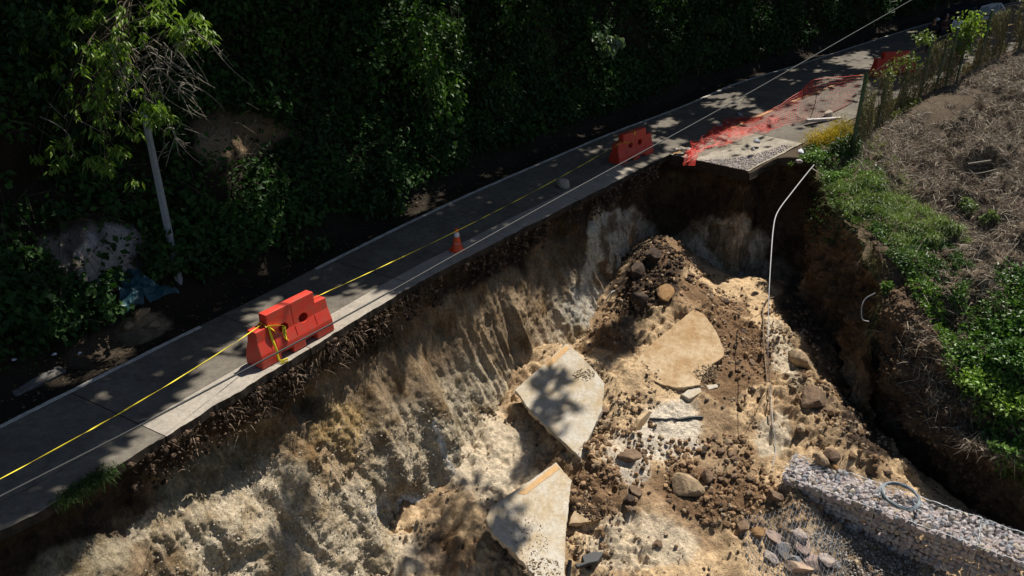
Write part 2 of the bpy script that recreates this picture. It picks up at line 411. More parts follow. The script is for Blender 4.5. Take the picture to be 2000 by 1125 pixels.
# ------------------------------------------------------------------ pit wall (under the road edge, round the back, up the right side)
sR = np.linspace(s_of_px(-400, 1275), S_STUB - 0.2, 40)
rimL = near_at(sR)
rimB = np.array([[5.55, 26.9, .5], [6.4, 26.2, .55], [7.2, 25.35, .6], [7.9, 24.75, .62], [8.6, 25.05, .65], [9.3, 25.6, .7], [9.95, 25.7, .75], [10.3, 25.0, .68], [10.2, 24.1, .55],
                 at(1612, 395, .25), at(1650, 438, 0), at(1693, 500, -.3), at(1714, 560, -.7), at(1702, 640, -1.6), at(1700, 700, -2.2)])
rimB[:, 2] = rimB[:, 2]
rim = np.vstack([rimL, rimB]); nW = 1150
kk = np.r_[0, np.cumsum(np.linalg.norm(np.diff(rim[:, :2], axis=0), axis=1))]
SW = np.linspace(0, kk[-1], nW); R = curve_at(rim, kk, SW)
R[:, 2] -= 0.17
def rim_jit(P):
    d = (fbm(np.stack([P[..., 0] * 1.1, P[..., 1] * 1.1, 0 * P[..., 0] + 3], -1), 4, 37, .6) - .5)
    w = smooth(9.2, 10.0, P[..., 0]) * smooth(-24.6, -23.6, -P[..., 1])
    return np.stack([d * 1.5 * w, d * .5 * w, 0 * d], -1)
R = R + rim_jit(R)
T = np.gradient(R[:, :2], axis=0)
for _ in range(3): T = np.stack([np.convolve(np.pad(T[:, k], 12, mode='edge'), np.ones(25) / 25, 'valid') for k in (0, 1)], -1)
T /= np.linalg.norm(T, axis=1)[:, None]
nout = np.stack([T[:, 1], -T[:, 0], 0 * T[:, 0]], -1)
LW = kk[len(rimL) - 1]                                    # length of the road-side part
mD = 250; Dv = np.linspace(0, 7.6, mD)
bl = smooth(LW - 4.5, LW + 0.3, SW)[:, None]
Dk = [0, .12, .45, .9, 1.5, 2.6, 4, 6, 8]
oL = np.interp(Dv, Dk, [-.03, -.12, -.24, -.20, .02, .45, 1.05, 2.1, 3.3])[None, :]
oB = np.interp(Dv, Dk, [-.05, -.15, -.35, -.5, -.55, -.5, -.35, 0.0, .3])[None, :]
right_s = smooth(LW + 5.0, LW + 7, SW)[:, None]
oR = np.interp(Dv, Dk, [0.0, -.03, -.10, -.15, -.15, -.1, 0, .3, .6])[None, :]
O = oL * (1 - bl) + (oB * (1 - right_s) + oR * right_s) * bl
G = R[:, None] + nout[:, None] * O[..., None]; G[..., 2] -= Dv[None, :]
SS, DD = np.meshgrid(SW, Dv, indexing='ij')
PXw, PYw = proj(G)
# erosion: gullies, fluting and crumbly scars
q = np.stack([SS, DD * 0.0, SS * 0], -1)
warp = (fbm(np.stack([SS * .7, DD * .7, SS * 0], -1), 3, 11) - .5) * 1.2
big = fbm(np.stack([(SS + warp) * 0.75 - DD * .12, DD * 0.16, SS * 0], -1), 3, 2) - .5
rid = 1 - np.abs(fbm(np.stack([(SS + warp * .5) * 1.9 - DD * .35, DD * 0.28, SS * 0 + 3], -1), 3, 4) * 2 - 1) * 2
flute = fbm(np.stack([(SS + warp * .3) * 6.0 - DD * 1.1, DD * 0.7, SS * 0 + 7], -1), 4, 6) - .5
crumb = fbm(np.stack([SS * 3.2, DD * 3.2, SS * 0], -1), 6, 8, 0.62) - .5
crumbz = smooth(0.45, .62, fbm(np.stack([SS * .5, DD * .5, SS * 0 + 2], -1), 3, 21))
dep_w = smooth(0.1, 1.6, DD)
lowband = smooth(-0.15, 0.15, (PYw - (1000 - 0.22 * PXw)) / 400.0) * (PXw < 1000)
disp = big * 0.85 * dep_w + np.maximum(rid, -.3) * 0.12 * dep_w * (0.4 + lowband) + flute * (0.07 + .26 * smooth(.45, .62, fbm(np.stack([SS * .35, DD * .4, SS * 0 + 8], -1), 3, 38))) * (0.35 + .65 * dep_w) * (1 - .6 * lowband)
disp += crumb * (0.12 + 0.16 * crumbz * (1 - lowband) + 0.19 * lowband) * (0.4 + .6 * dep_w)
disp += (fbm(np.stack([SS * 2.2, DD * 2.6, SS * 0 + 5], -1), 5, 33) - .5) * 0.5 * (1 - dep_w) * smooth(0, .2, DD)
def pblob(PX, PY, cx, cy, rx, ry, rot=0, lo=0.3, hi=1.2):
    a = math.radians(rot); dx, dy = PX - cx, PY - cy
    x = dx * math.cos(a) + dy * math.sin(a); y = -dx * math.sin(a) + dy * math.cos(a)
    return 1 - smooth(lo, hi, np.sqrt((x / rx) ** 2 + (y / ry) ** 2))
disp -= 0.45 * pblob(PXw, PYw, 430, 920, 170, 75, -25)          # hollow left of the lit talus
disp += 0.45 * pblob(PXw, PYw, 170, 1110, 120, 70, -20)         # pale bulge at the lower left
disp -= 0.55 * pblob(PXw, PYw, 605, 795, 26, 34)
disp -= 0.45 * pblob(PXw, PYw, 790, 1010, 60, 70)
disp += 0.40 * pblob(PXw, PYw, 850, 860, 30, 190, -14)          # tuff spur
disp += 0.35 * pblob(PXw, PYw, 755, 860, 28, 130, -16)
disp += 0.30 * pblob(PXw, PYw, 1010, 640, 20, 90, -14)
blk = np.abs(fbm(np.stack([SS * .9, DD * .9, SS * 0 + 4], -1), 5, 35, .6) - .5) * 2
rag = (blk * 1.1 - .25) + (fbm(np.stack([SS * 2.4, DD * 1.6, SS * 0 + 6], -1), 5, 36, .6) - .5) * .7
disp = disp * (1 - 0.75 * bl) + rag * bl * (0.35 + .65 * right_s) * (0.25 + .75 * smooth(0, .5, DD))
G = G + nout[:, None] * disp[..., None]
G[..., 2] += crumb * 0.08
PXw, PYw = proj(G)
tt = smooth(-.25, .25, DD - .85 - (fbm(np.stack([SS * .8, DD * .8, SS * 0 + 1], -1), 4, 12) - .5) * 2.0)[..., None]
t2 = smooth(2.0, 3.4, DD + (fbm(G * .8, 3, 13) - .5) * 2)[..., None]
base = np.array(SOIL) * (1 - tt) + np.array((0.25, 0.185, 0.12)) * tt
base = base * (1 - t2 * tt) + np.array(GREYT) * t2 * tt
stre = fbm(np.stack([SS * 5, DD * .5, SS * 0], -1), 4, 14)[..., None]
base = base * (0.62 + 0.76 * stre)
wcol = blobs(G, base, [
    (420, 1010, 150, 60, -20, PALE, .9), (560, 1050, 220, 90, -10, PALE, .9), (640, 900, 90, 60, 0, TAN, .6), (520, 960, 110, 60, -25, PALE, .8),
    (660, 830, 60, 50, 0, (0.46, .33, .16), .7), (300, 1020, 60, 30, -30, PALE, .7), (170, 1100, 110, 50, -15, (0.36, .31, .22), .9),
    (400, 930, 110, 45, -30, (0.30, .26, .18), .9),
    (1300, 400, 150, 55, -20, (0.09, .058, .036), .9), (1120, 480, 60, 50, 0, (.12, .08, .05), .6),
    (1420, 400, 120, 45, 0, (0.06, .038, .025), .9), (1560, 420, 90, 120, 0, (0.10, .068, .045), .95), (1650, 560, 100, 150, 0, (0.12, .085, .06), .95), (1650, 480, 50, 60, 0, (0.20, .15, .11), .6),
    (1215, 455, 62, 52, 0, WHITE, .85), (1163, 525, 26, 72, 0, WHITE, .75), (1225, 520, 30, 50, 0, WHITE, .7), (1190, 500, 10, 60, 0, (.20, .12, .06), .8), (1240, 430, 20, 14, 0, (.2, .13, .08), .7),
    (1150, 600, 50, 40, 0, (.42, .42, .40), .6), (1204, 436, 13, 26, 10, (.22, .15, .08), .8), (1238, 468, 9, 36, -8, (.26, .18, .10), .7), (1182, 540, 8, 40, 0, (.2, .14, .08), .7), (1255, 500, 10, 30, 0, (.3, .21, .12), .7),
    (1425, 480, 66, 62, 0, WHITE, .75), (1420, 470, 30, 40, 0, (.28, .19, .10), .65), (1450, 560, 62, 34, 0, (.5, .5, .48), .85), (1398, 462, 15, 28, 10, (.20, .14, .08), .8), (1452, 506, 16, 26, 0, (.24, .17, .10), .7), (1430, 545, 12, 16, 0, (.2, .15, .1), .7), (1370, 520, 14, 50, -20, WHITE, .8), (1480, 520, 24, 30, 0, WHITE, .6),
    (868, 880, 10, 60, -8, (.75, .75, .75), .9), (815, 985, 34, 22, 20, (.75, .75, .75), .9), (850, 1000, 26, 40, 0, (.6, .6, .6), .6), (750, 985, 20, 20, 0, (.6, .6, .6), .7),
    (620, 800, 30, 26, 0, (.10, .08, .06), .8)], 3)  # last patch paints the shade inside the carved hole
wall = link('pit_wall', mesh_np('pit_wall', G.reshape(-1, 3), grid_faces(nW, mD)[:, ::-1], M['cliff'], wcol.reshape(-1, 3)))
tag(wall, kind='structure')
WALLG = G

# ------------------------------------------------------------------ pit floor: thin-plate surface through levelled points
fpts = [(1287, 492, -1.6), (1318, 470, -1.9), (1220, 480, -2.9), (1170, 540, -3.4), (1250, 440, -2.9), (1190, 430, -3.2), (1345, 430, -3.9), (1240, 590, -2.5), (1180, 610, -3.1), (1120, 690, -3.3), (1010, 770, -3.75), (900, 860, -4.2), (870, 1050, -5.0),
        (1000, 900, -4.3), (1060, 1000, -4.7), (1340, 500, -2.3), (1375, 530, -2.75), (1405, 575, -3.0), (1440, 600, -3.3), (1360, 440, -4.2), (1410, 500, -4.4), (1460, 560, -4.2), (1500, 545, -3.0), (1560, 640, -3.1), (1355, 600, -2.4), (1330, 690, -3.0),
        (1230, 725, -3.0), (1410, 740, -3.15), (1330, 820, -3.65), (1330, 950, -4.25), (1330, 1100, -4.9), (1500, 700, -3.2), (1500, 850, -3.7), (1540, 925, -3.95),
        (1610, 760, -3.1), (1640, 840, -3.25), (1680, 900, -3.55), (1625, 905, -3.55), (1740, 935, -3.8), (1700, 1048, -4.5), (1560, 945, -3.85), (1600, 995, -4.2), (1620, 1020, -4.4), (1850, 1130, -4.9), (1500, 1050, -4.6), (1560, 960, -4.1),
        (1108, 672, -2.9), (1135, 893, -3.95), (1180, 780, -3.45), (1200, 960, -4.2), (1150, 1100, -4.95), (1103, 1125, -5.05), (950, 1010, -4.6), (1085, 905, -4.25), (700, 1130, -5.2), (400, 1300, -6),
        (1620, 640, -3.9), (1660, 720, -4.1), (1690, 790, -4.7), (1770, 900, -5.2), (1850, 965, -5.3), (2000, 1030, -5.5), (2250, 1110, -5.7), (1560, 560, -3.3), (1600, 560, -4.0),
        (1440, 530, -4.3), (1500, 500, -4.0), (2050, 1250, -5.3), (1500, 1300, -5.4), (1000, 1350, -6.0), (1650, 980, -4.3)]
FP = np.array([at(*p) for p in fpts])
def tps_fit(X, z, lam=0.02):
    n = len(X); d = np.linalg.norm(X[:, None] - X[None], axis=-1)
    K = np.where(d > 0, d ** 2 * np.log(d + 1e-12), 0) + lam * np.eye(n)
    P = np.c_[np.ones(n), X]; A = np.zeros((n + 3, n + 3)); A[:n, :n] = K; A[:n, n:] = P; A[n:, :n] = P.T
    return np.linalg.solve(A, np.r_[z, 0, 0, 0])
wt = tps_fit(FP[:, :2], FP[:, 2])
def tps_eval(XY):
    XY = np.asarray(XY, float); sh = XY.shape[:-1]; X = XY.reshape(-1, 2); out = np.zeros(len(X))
    for a in range(0, len(X), 60000):
        x = X[a:a + 60000]; d2 = ((x[:, None] - FP[None, :, :2]) ** 2).sum(-1)
        out[a:a + 60000] = (0.5 * d2 * np.log(d2 + 1e-12)) @ wt[:-3] + wt[-3] + x @ wt[-2:]
    return out.reshape(sh)
def floor_detail(X, Y):
    P = np.stack([X, Y, 0 * X], -1)
    fall = fbm(np.stack([X * 1.3 + Y * .25, Y * .45, X * 0], -1), 3, 41) - .5
    lump = fbm(P * 2.2, 5, 42, .6) - .5
    rough = smooth(.42, .62, fbm(P * .55, 3, 43))
    pits = np.maximum(0, fbm(P * 7, 3, 44) - .58)
    return fall * .35 + lump * (.18 + .42 * rough) - pits * .45 * (0.4 + rough) + (fbm(P * 5.5, 4, 45, .6) - .5) * (.06 + .16 * rough)
def floor_z(x, y, detail=True):
    x = np.asarray(x, float); y = np.asarray(y, float)
    z = tps_eval(np.stack([x, y], -1)); z = np.maximum(z, -7.0)
    return z + (floor_detail(x, y) if detail else 0)
gx = np.arange(-6.5, 13.0, 0.036); gy = np.arange(7.0, 27.5, 0.036)
X, Y = np.meshgrid(gx, gy, indexing='ij'); Z = floor_z(X, Y)
Gf = np.stack([X, Y, Z], -1)
fb = np.broadcast_to(np.array(SAND), Gf.shape) * (0.75 + .5 * fbm(Gf * 1.7, 5, 51)[..., None])
mixb = smooth(.52, .66, fbm(Gf * 1.25, 5, 52, .62))[..., None]
fb = fb * (1 - mixb * .6) + np.array(BROWN) * mixb * .6
fcol = blobs(Gf, fb, [
    (1340, 590, 100, 50, 30, (.26, .165, .09), .8), (1440, 640, 60, 60, 20, BROWN, .8), (1620, 800, 60, 60, -20, (.26, .17, .10), .6), (1300, 1000, 120, 40, 0, (.30, .20, .12), .5), (1270, 545, 75, 75, 20, SOIL, .95), (1320, 480, 40, 60, 30, BROWN, .8), (1200, 650, 60, 40, 0, BROWN, .8), (1290, 640, 60, 40, 0, SAND, .6),
    (1400, 600, 90, 22, 35, BROWN, .8), (1450, 690, 90, 60, 20, BROWN, .9), (1410, 750, 60, 36, 0, BROWN, .9), (1580, 600, 60, 90, 15, (.075, .052, .036), .95), (1620, 740, 60, 140, -25, (.10, .07, .048), .9),
    (1690, 820, 50, 90, -25, SOIL, .95), (1700, 900, 30, 40, 0, SOIL, .6),
    (1500, 620, 30, 70, -25, SAND, .95), (1530, 690, 24, 80, -25, PALE, .8), (1590, 720, 16, 90, -30, SAND, .6), (1600, 840, 50, 40, 0, TAN, .7), (1540, 800, 26, 50, 0, BROWN, .5),
    (1300, 840, 70, 60, 0, (.55, .50, .42), .8), (1400, 870, 45, 90, 10, (.24, .165, .10), .7), (1380, 960, 120, 50, 10, BROWN, .9), (1180, 960, 70, 60, 20, BROWN, .9), (1130, 930, 60, 40, 30, BROWN, .7),
    (1230, 900, 40, 60, 0, (.56, .5, .41), .7), (1510, 850, 30, 50, 0, PALE, .8), (1450, 980, 80, 40, 0, BROWN, .8), (1250, 1060, 120, 60, 0, PALE, .7), (1150, 850, 30, 30, 0, PALE, .5),
    (1700, 1090, 120, 40, 0, (.19, .14, .095), .9), (1740, 1100, 60, 50, 10, (.13, .09, .06), .5), (1580, 1040, 60, 30, 10, (.25, .22, .2), .6), (1600, 1010, 40, 30, 0, SAND, .8),
    (940, 880, 110, 80, 0, PALE, .8), (1000, 960, 80, 50, 0, PALE, .7), (700, 1090, 200, 50, 0, PALE, .8), (880, 1080, 60, 40, 0, BROWN, .7), (700, 1110, 40, 30, 0, BROWN, .7)], 7)
px_, py_ = proj(Gf)
flo = link('pit_floor', mesh_np('pit_floor', Gf.reshape(-1, 3), grid_faces(len(gx), len(gy)), M['earth'], fcol.reshape(-1, 3)))
tag(flo, kind='structure')

# ------------------------------------------------------------------ right-hand slope
rows = [
 [(1575,300,.85),(1600,340,.6),(1612,395,.25),(1650,438,0),(1693,500,-.3),(1714,560,-.7),(1704,640,-1.8),(1694,720,-3.2),(1692,810,-4.4),(1770,905,-5.2),(1850,975,-5.4),(2000,1035,-5.5),(2250,1120,-5.6)],
 [(1612,285,1.0),(1640,330,.75),(1660,390,.4),(1700,430,.15),(1740,490,-.1),(1770,560,-.5),(1752,640,-1.4),(1745,710,-2.1),(1775,790,-2.9),(1840,862,-3.5),(1910,915,-3.9),(2030,975,-4.3),(2250,1050,-4.6)],
 [(1665,288,1.17),(1720,310,1.0),(1750,360,.6),(1790,410,.3),(1820,470,.0),(1850,540,-.4),(1850,620,-1.0),(1860,690,-1.5),(1880,750,-2),(1920,810,-2.4),(1970,860,-2.7),(2080,900,-3.0),(2300,960,-3.3)],
 [(1794,197,1.62),(1840,250,1.3),(1870,310,.95),(1900,370,.6),(1930,430,.2),(1950,500,-.2),(1960,570,-.7),(1980,640,-1.1),(2000,690,-1.4),(2040,740,-1.7),(2090,780,-1.9),(2180,820,-2.1),(2400,880,-2.4)],
 [(1908,136,2.3),(1950,185,2.0),(2000,240,1.7),(2040,300,1.2),(2080,370,.7),(2110,440,.2),(2130,510,-.3),(2150,580,-.7),(2170,620,-1),(2210,670,-1.3),(2260,700,-1.5),(2350,740,-1.8),(2550,800,-2.1)],
 [(1990,96,2.65),(2050,120,2.5),(2120,180,2.2),(2180,250,1.7),(2230,320,1.1),(2280,400,.5),(2320,470,0),(2360,540,-.4),(2400,590,-.8),(2450,640,-1.1),(2500,680,-1.4),(2600,720,-1.7),(2800,780,-2)],
 [(2300,20,3.6),(2360,60,3.4),(2420,120,2.9),(2480,200,2.3),(2540,280,1.6),(2600,360,1),(2640,430,.4),(2680,500,0),(2720,560,-.4),(2770,620,-.8),(2820,660,-1.1),(2900,700,-1.4),(3100,760,-1.7)]]
RW = np.array([[at(*p) for p in r] for r in rows])        # 7 x 13 x 3
RW[6] = RW[5] + (RW[5] - RW[4]) * 2.2
nr, ns_ = 330, 520
vr = np.linspace(0, 6, nr); vs = np.linspace(0, 12, ns_)
tmp = np.stack([curve_at(RW[i], np.arange(13), vs) for i in range(7)])       # 7 x ns x 3
tmp[0] = tmp[0] + rim_jit(tmp[0])
Gr = np.stack([curve_at(tmp[:, j], np.arange(7), vr) for j in range(ns_)], 1)  # nr x ns x 3
PXr, PYr = proj(Gr)
nrm = grid_normals(Gr); nrm[nrm[..., 2] < 0] *= -1
VR, VS = np.meshgrid(vr, vs, indexing='ij')
clod = (fbm(Gr * 1.5, 5, 61, .6) - .5)
mul = (fbm(Gr * np.array([.9, .9, .9]), 3, 62) - .5)
gul = np.maximum(0, fbm(Gr * 1.0 + 5, 3, 64) - .55)
edge0 = smooth(0, .5, VR)
disp = (clod * .85 + mul * .9 - gul * 2.6 * smooth(1.2, 2.0, VR) + (fbm(Gr * 4.2, 4, 66, .62) - .5) * .28) * edge0 * (0.3 + .7 * smooth(0, 1.0, VS))
disp += (fbm(Gr * 3.3, 5, 63, .62) - .5) * .3 * (0.3 + .7 * smooth(0, .6, VR)) * smooth(4, 7, VS)
Gr = Gr + nrm * disp[..., None]
PXr, PYr = proj(Gr)
rb = np.broadcast_to(np.array((0.105, 0.075, 0.052)), Gr.shape) * (0.6 + .8 * fbm(Gr * 1.9, 5, 65)[..., None])
rcol = blobs(Gr, rb, [
    (1860, 260, 300, 120, 0, (.12, .092, .068), .8), (1750, 420, 110, 50, 30, (.05, .06, .022), .8), (1900, 540, 80, 60, 0, (.17, .13, .09), .7),
    (1770, 720, 90, 120, -20, (.105, .070, .045), .9), (1700, 560, 30, 60, -20, (.13, .085, .055), .6), (1760, 600, 40, 40, 0, (.14, .09, .055), .8),
    (1860, 860, 90, 60, 35, (.085, .058, .036), .8), (1710, 760, 18, 70, -8, (.13, .085, .045), .8), (1740, 840, 16, 50, -25, (.22, .2, .15), .5),
    (1950, 700, 80, 150, -20, (.04, .045, .02), .7)], 9)
rsl = link('earth_slope', mesh_np('earth_slope', Gr.reshape(-1, 3), grid_faces(nr, ns_), M['earth'], rcol.reshape(-1, 3)))
tag(rsl, kind='structure')

# verge between the lane and the fence line, and beyond
sv = np.linspace(S_STUB + 0.1, slen[-1], 160)
A = out_at(sv); A[:, 2] -= 0.06
vd = near_at(sv) - far_at(sv); vd[:, 2] = 0; vd /= np.linalg.norm(vd, axis=1)[:, None]
vv = np.linspace(-0.3, 3.0, 30)
wv_e = 0.03 + .97 * smooth(2.0, 3.1, sv - S_STUB)[:, None]
Gv = A[:, None] + vd[:, None] * (vv[None, :] * wv_e)[..., None]
Gv[..., 2] += np.where(vv > 0, 0.03, 0)[None] + (fbm(Gv * 2.1, 4, 71) - .5) * .16 * smooth(0, .5, vv)[None] - 0.25 * smooth(1.7, 3, vv)[None]
vb = np.broadcast_to(np.array((0.085, 0.064, 0.045)), Gv.shape) * (0.6 + .8 * fbm(Gv * 1.9, 4, 72)[..., None])
vg = link('verge', mesh_np('verge', Gv.reshape(-1, 3), grid_faces(160, 30)[:, ::-1], M['earth'], vb.reshape(-1, 3))); tag(vg, kind='structure')

# ------------------------------------------------------------------ bank on the uphill side
sb = np.linspace(0, slen[-1], 560)
A = far_at(sb); B = near_at(sb); bd = A - B; bd[:, 2] = 0; bd /= np.linalg.norm(bd, axis=1)[:, None]
for _ in range(4): bd = np.stack([np.convolve(np.pad(bd[:, k], 8, mode='edge'), np.ones(17) / 17, 'valid') for k in range(3)], -1)
prof = [(-.1, -.06), (.1, -.05), (.5, -.10), (.9, -.12), (1.25, 0.05), (1.7, .6), (2.3, 1.7), (3.2, 3.4), (4.3, 5.2), (6.0, 7.2), (9, 9.5), (14, 12.5), (30, 20), (70, 34)]
pp = crom(np.array(prof), 60) if False else curve_at(np.array(prof), np.arange(len(prof)), np.r_[np.linspace(0, 10, 200), np.linspace(10.1, 13, 24)])
Gb = A[:, None] + bd[:, None] * pp[None, :, 0, None]; Gb[..., 2] += pp[None, :, 1]
hb = pp[None, :, 1] + 0 * sb[:, None]
nb = (fbm(Gb * .45, 4, 81) - .5)
Gb = Gb + bd[:, None] * (nb * 2.6 * smooth(.2, 3, hb))[..., None] * -1
Gb[..., 2] += (fbm(Gb * 1.7, 4, 82) - .5) * .35 * smooth(-.05, .6, hb) + (fbm(Gb * 5, 4, 84) - .5) * .06
PXb, PYb = proj(Gb)
bb = np.broadcast_to(np.array((0.026, 0.020, 0.014)), Gb.shape) * (0.6 + .8 * fbm(Gb * 1.5, 5, 83)[..., None])
bcol = blobs(Gb, bb, [(200, 470, 80, 45, 0, (.48, .43, .42), .95), (215, 520, 60, 40, 20, (.42, .36, .31), .9), (150, 460, 22, 60, 20, (.05, .04, .03), .8), (200, 450, 10, 40, -20, (.06, .05, .04), .7), (110, 505, 26, 40, -30, (.25, .22, .19), .7), (480, 255, 110, 45, 10, (.22, .15, .09), .9), (420, 280, 30, 45, 0, (.27, .20, .13), .9),
    (290, 640, 60, 26, -20, (.32, .25, .16), .8), (200, 680, 90, 30, -20, (.08, .06, .04), .7)], 11)
bnk = link('bank', mesh_np('bank', Gb.reshape(-1, 3), grid_faces(len(sb), pp.shape[0]), M['earth'], bcol.reshape(-1, 3)))
tag(bnk, kind='structure')
# far terrain sheet
tv = []; rr = np.r_[0, np.geomspace(8, 900, 26)]; an = np.linspace(0, 2 * math.pi, 49)
RR, AA = np.meshgrid(rr, an, indexing='ij')
Gt = np.stack([RR * np.cos(AA), RR * np.sin(AA) + 10, 0 * RR], -1); Gt[..., 2] = -7.6 - RR * 0.03 + (fbm(Gt * .02, 4, 91) - .5) * np.minimum(RR, 200) * .1
tcol = np.broadcast_to(np.array((0.04, 0.05, 0.022)), Gt.shape) * (0.6 + .8 * fbm(Gt * .3, 4, 92)[..., None])
tr = link('terrain', mesh_np('terrain', Gt.reshape(-1, 3), grid_faces(27, 49), M['earth'], tcol.reshape(-1, 3))); tag(tr, kind='structure')

# ================================================================== vegetation helpers
def leaves(C, U, Nn, ln, wd, col, fold=0.25):
    """diamond leaves with a folded midrib: base C, direction U, face normal Nn"""
    n = len(C); U = U / (np.linalg.norm(U, axis=1)[:, None] + 1e-9)
    Sd = np.cross(U, Nn); Sd /= (np.linalg.norm(Sd, axis=1)[:, None] + 1e-9); Nn = np.cross(Sd, U)
    ln = np.broadcast_to(ln, (n,))[:, None]; wd = np.broadcast_to(wd, (n,))[:, None]
    tip = C + U * ln - Nn * ln * 0.12; mid = C + U * ln * 0.45
    L = mid + Sd * wd + Nn * wd * fold; Rr = mid - Sd * wd + Nn * wd * fold
    V = np.stack([C, L, tip, Rr], 1).reshape(-1, 3)
    i = np.arange(n) * 4
    F = np.stack([np.stack([i, i + 1, i + 2], 1), np.stack([i, i + 2, i + 3], 1)], 1).reshape(-1, 3)
    return V, F, np.repeat(col, 4, axis=0)
def rand_unit(n, rng):
    v = rng.normal(size=(n, 3)); return v / np.linalg.norm(v, axis=1)[:, None]
def leafcol(n, rng, a, b, P=None, seed=0, sc=1.0):
    t = rng.random(n)[:, None]
    if P is not None: t = np.clip(t * .4 + fbm(P * sc, 3, seed)[:, None] * 1.2 - .3, 0, 1)
    return (np.array(a) * (1 - t) + np.array(b) * t) * (0.7 + .6 * rng.random(n)[:, None])
def leaf_obj(name, parts, mat, parent=None):
    Vs, Fs, Cs, o = [], [], [], 0
    for V, F, c in parts: Vs.append(V); Fs.append(F + o); Cs.append(c); o += len(V)
    return link(name, mesh_np(name, np.concatenate(Vs), np.concatenate(Fs), mat, np.concatenate(Cs), smooth_=False), parent)
def strips(P, D, ln, wd, col, bend=0.0):
    """thin stalks or blades: two quads each"""
    n = len(P); D = D / np.linalg.norm(D, axis=1)[:, None]
    S = np.cross(D, rand_unit(n, RNG)); S /= np.linalg.norm(S, axis=1)[:, None] + 1e-9
    ln = np.broadcast_to(ln, (n,))[:, None]; wd = np.broadcast_to(wd, (n,))[:, None] * .5
    bd_ = np.broadcast_to(bend, (n,))[:, None] * np.array([0, 0, -1.0])
    m = P + D * ln * .55; t = P + D * ln + bd_ * ln
    V = np.stack([P - S * wd, P + S * wd, m - S * wd * .8, m + S * wd * .8, t - S * wd * .2, t + S * wd * .2], 1).reshape(-1, 3)
    i = np.arange(n) * 6
    F = np.stack([np.stack([i, i + 1, i + 3, i + 2], 1), np.stack([i + 2, i + 3, i + 5, i + 4], 1)], 1).reshape(-1, 4)
    return V, F, np.repeat(col, 6, axis=0)
class Patch:
    def __init__(s, Gd):
        s.G = Gd.reshape(-1, 3); s.n = grid_normals(Gd).reshape(-1, 3)
        s.n[s.n[:, 2] < 0] *= -1
        e1 = np.linalg.norm(np.gradient(Gd, axis=0), axis=-1) * np.linalg.norm(np.gradient(Gd, axis=1), axis=-1)
        s.a = e1.reshape(-1); s.px, s.py = proj(s.G)
    def pick(s, n, rng, w=None, poly=None, inframe=60):
        p = s.a.copy()
        if w is not None: p = p * w
        if poly is not None: p = p * inpoly(s.px, s.py, poly)
        if inframe is not None: p = p * ((s.px > -inframe) & (s.px < 2000 + inframe) & (s.py > -inframe) & (s.py < 1125 + inframe))
        p = p / p.sum(); i = rng.choice(len(p), n, p=p)
        return s.G[i] + (rng.random((n, 3)) - .5) * .08, s.n[i]
PB, PR, PW, PV, PF = Patch(Gb), Patch(Gr), Patch(WALLG), Patch(Gv), Patch(Gf)

# ------------------------------------------------------------------ shade trees on the bank, out of view, crowns cut to shape the sunlight
LIT_ROAD = [
 [(180, 930), (235, 850), (300, 795), (345, 760), (385, 740), (350, 715), (425, 680), (470, 640), (430, 625), (540, 570), (610, 540), (640, 560), (690, 545), (780, 580), (710, 650), (500, 790), (253, 935)],
 [(560, 560), (625, 530), (640, 545), (580, 585)], [(950, 448), (1020, 425), (1036, 436), (985, 456)],
 [(1190, 345), (1300, 290), (1330, 300), (1210, 370)], [(1350, 205), (1440, 190), (1500, 196), (1400, 222)], [(1120, 312), (1165, 290), (1185, 300), (1140, 320)],
 [(1320, 300), (1500, 220), (1700, 150), (1720, 230), (1570, 320), (1470, 380)], [(1590, 118), (1700, 95), (1720, 150), (1640, 130)],
 [(170, 790), (190, 760), (215, 765), (195, 800)], [(1250, 272), (1290, 262), (1300, 272), (1262, 282)]]
SHADE_PIT = [
 [(850, 830), (930, 790), (1010, 770), (1060, 850), (1055, 905), (985, 880), (950, 990), (900, 960), (880, 1060), (840, 1000)],
 [(640, 720), (740, 650), (790, 690), (760, 800), (700, 800)], [(980, 470), (1290, 320), (1330, 430), (1270, 500), (1160, 560), (1050, 600)],
 [(270, 970), (400, 885), (520, 835), (545, 865), (470, 900), (400, 965), (300, 1010)],
 [(1150, 620), (1220, 600), (1250, 640), (1190, 690)], [(560, 960), (640, 940), (700, 1010), (620, 1060), (560, 1030)],
 [(1060, 700), (1120, 690), (1130, 760), (1080, 780)]]
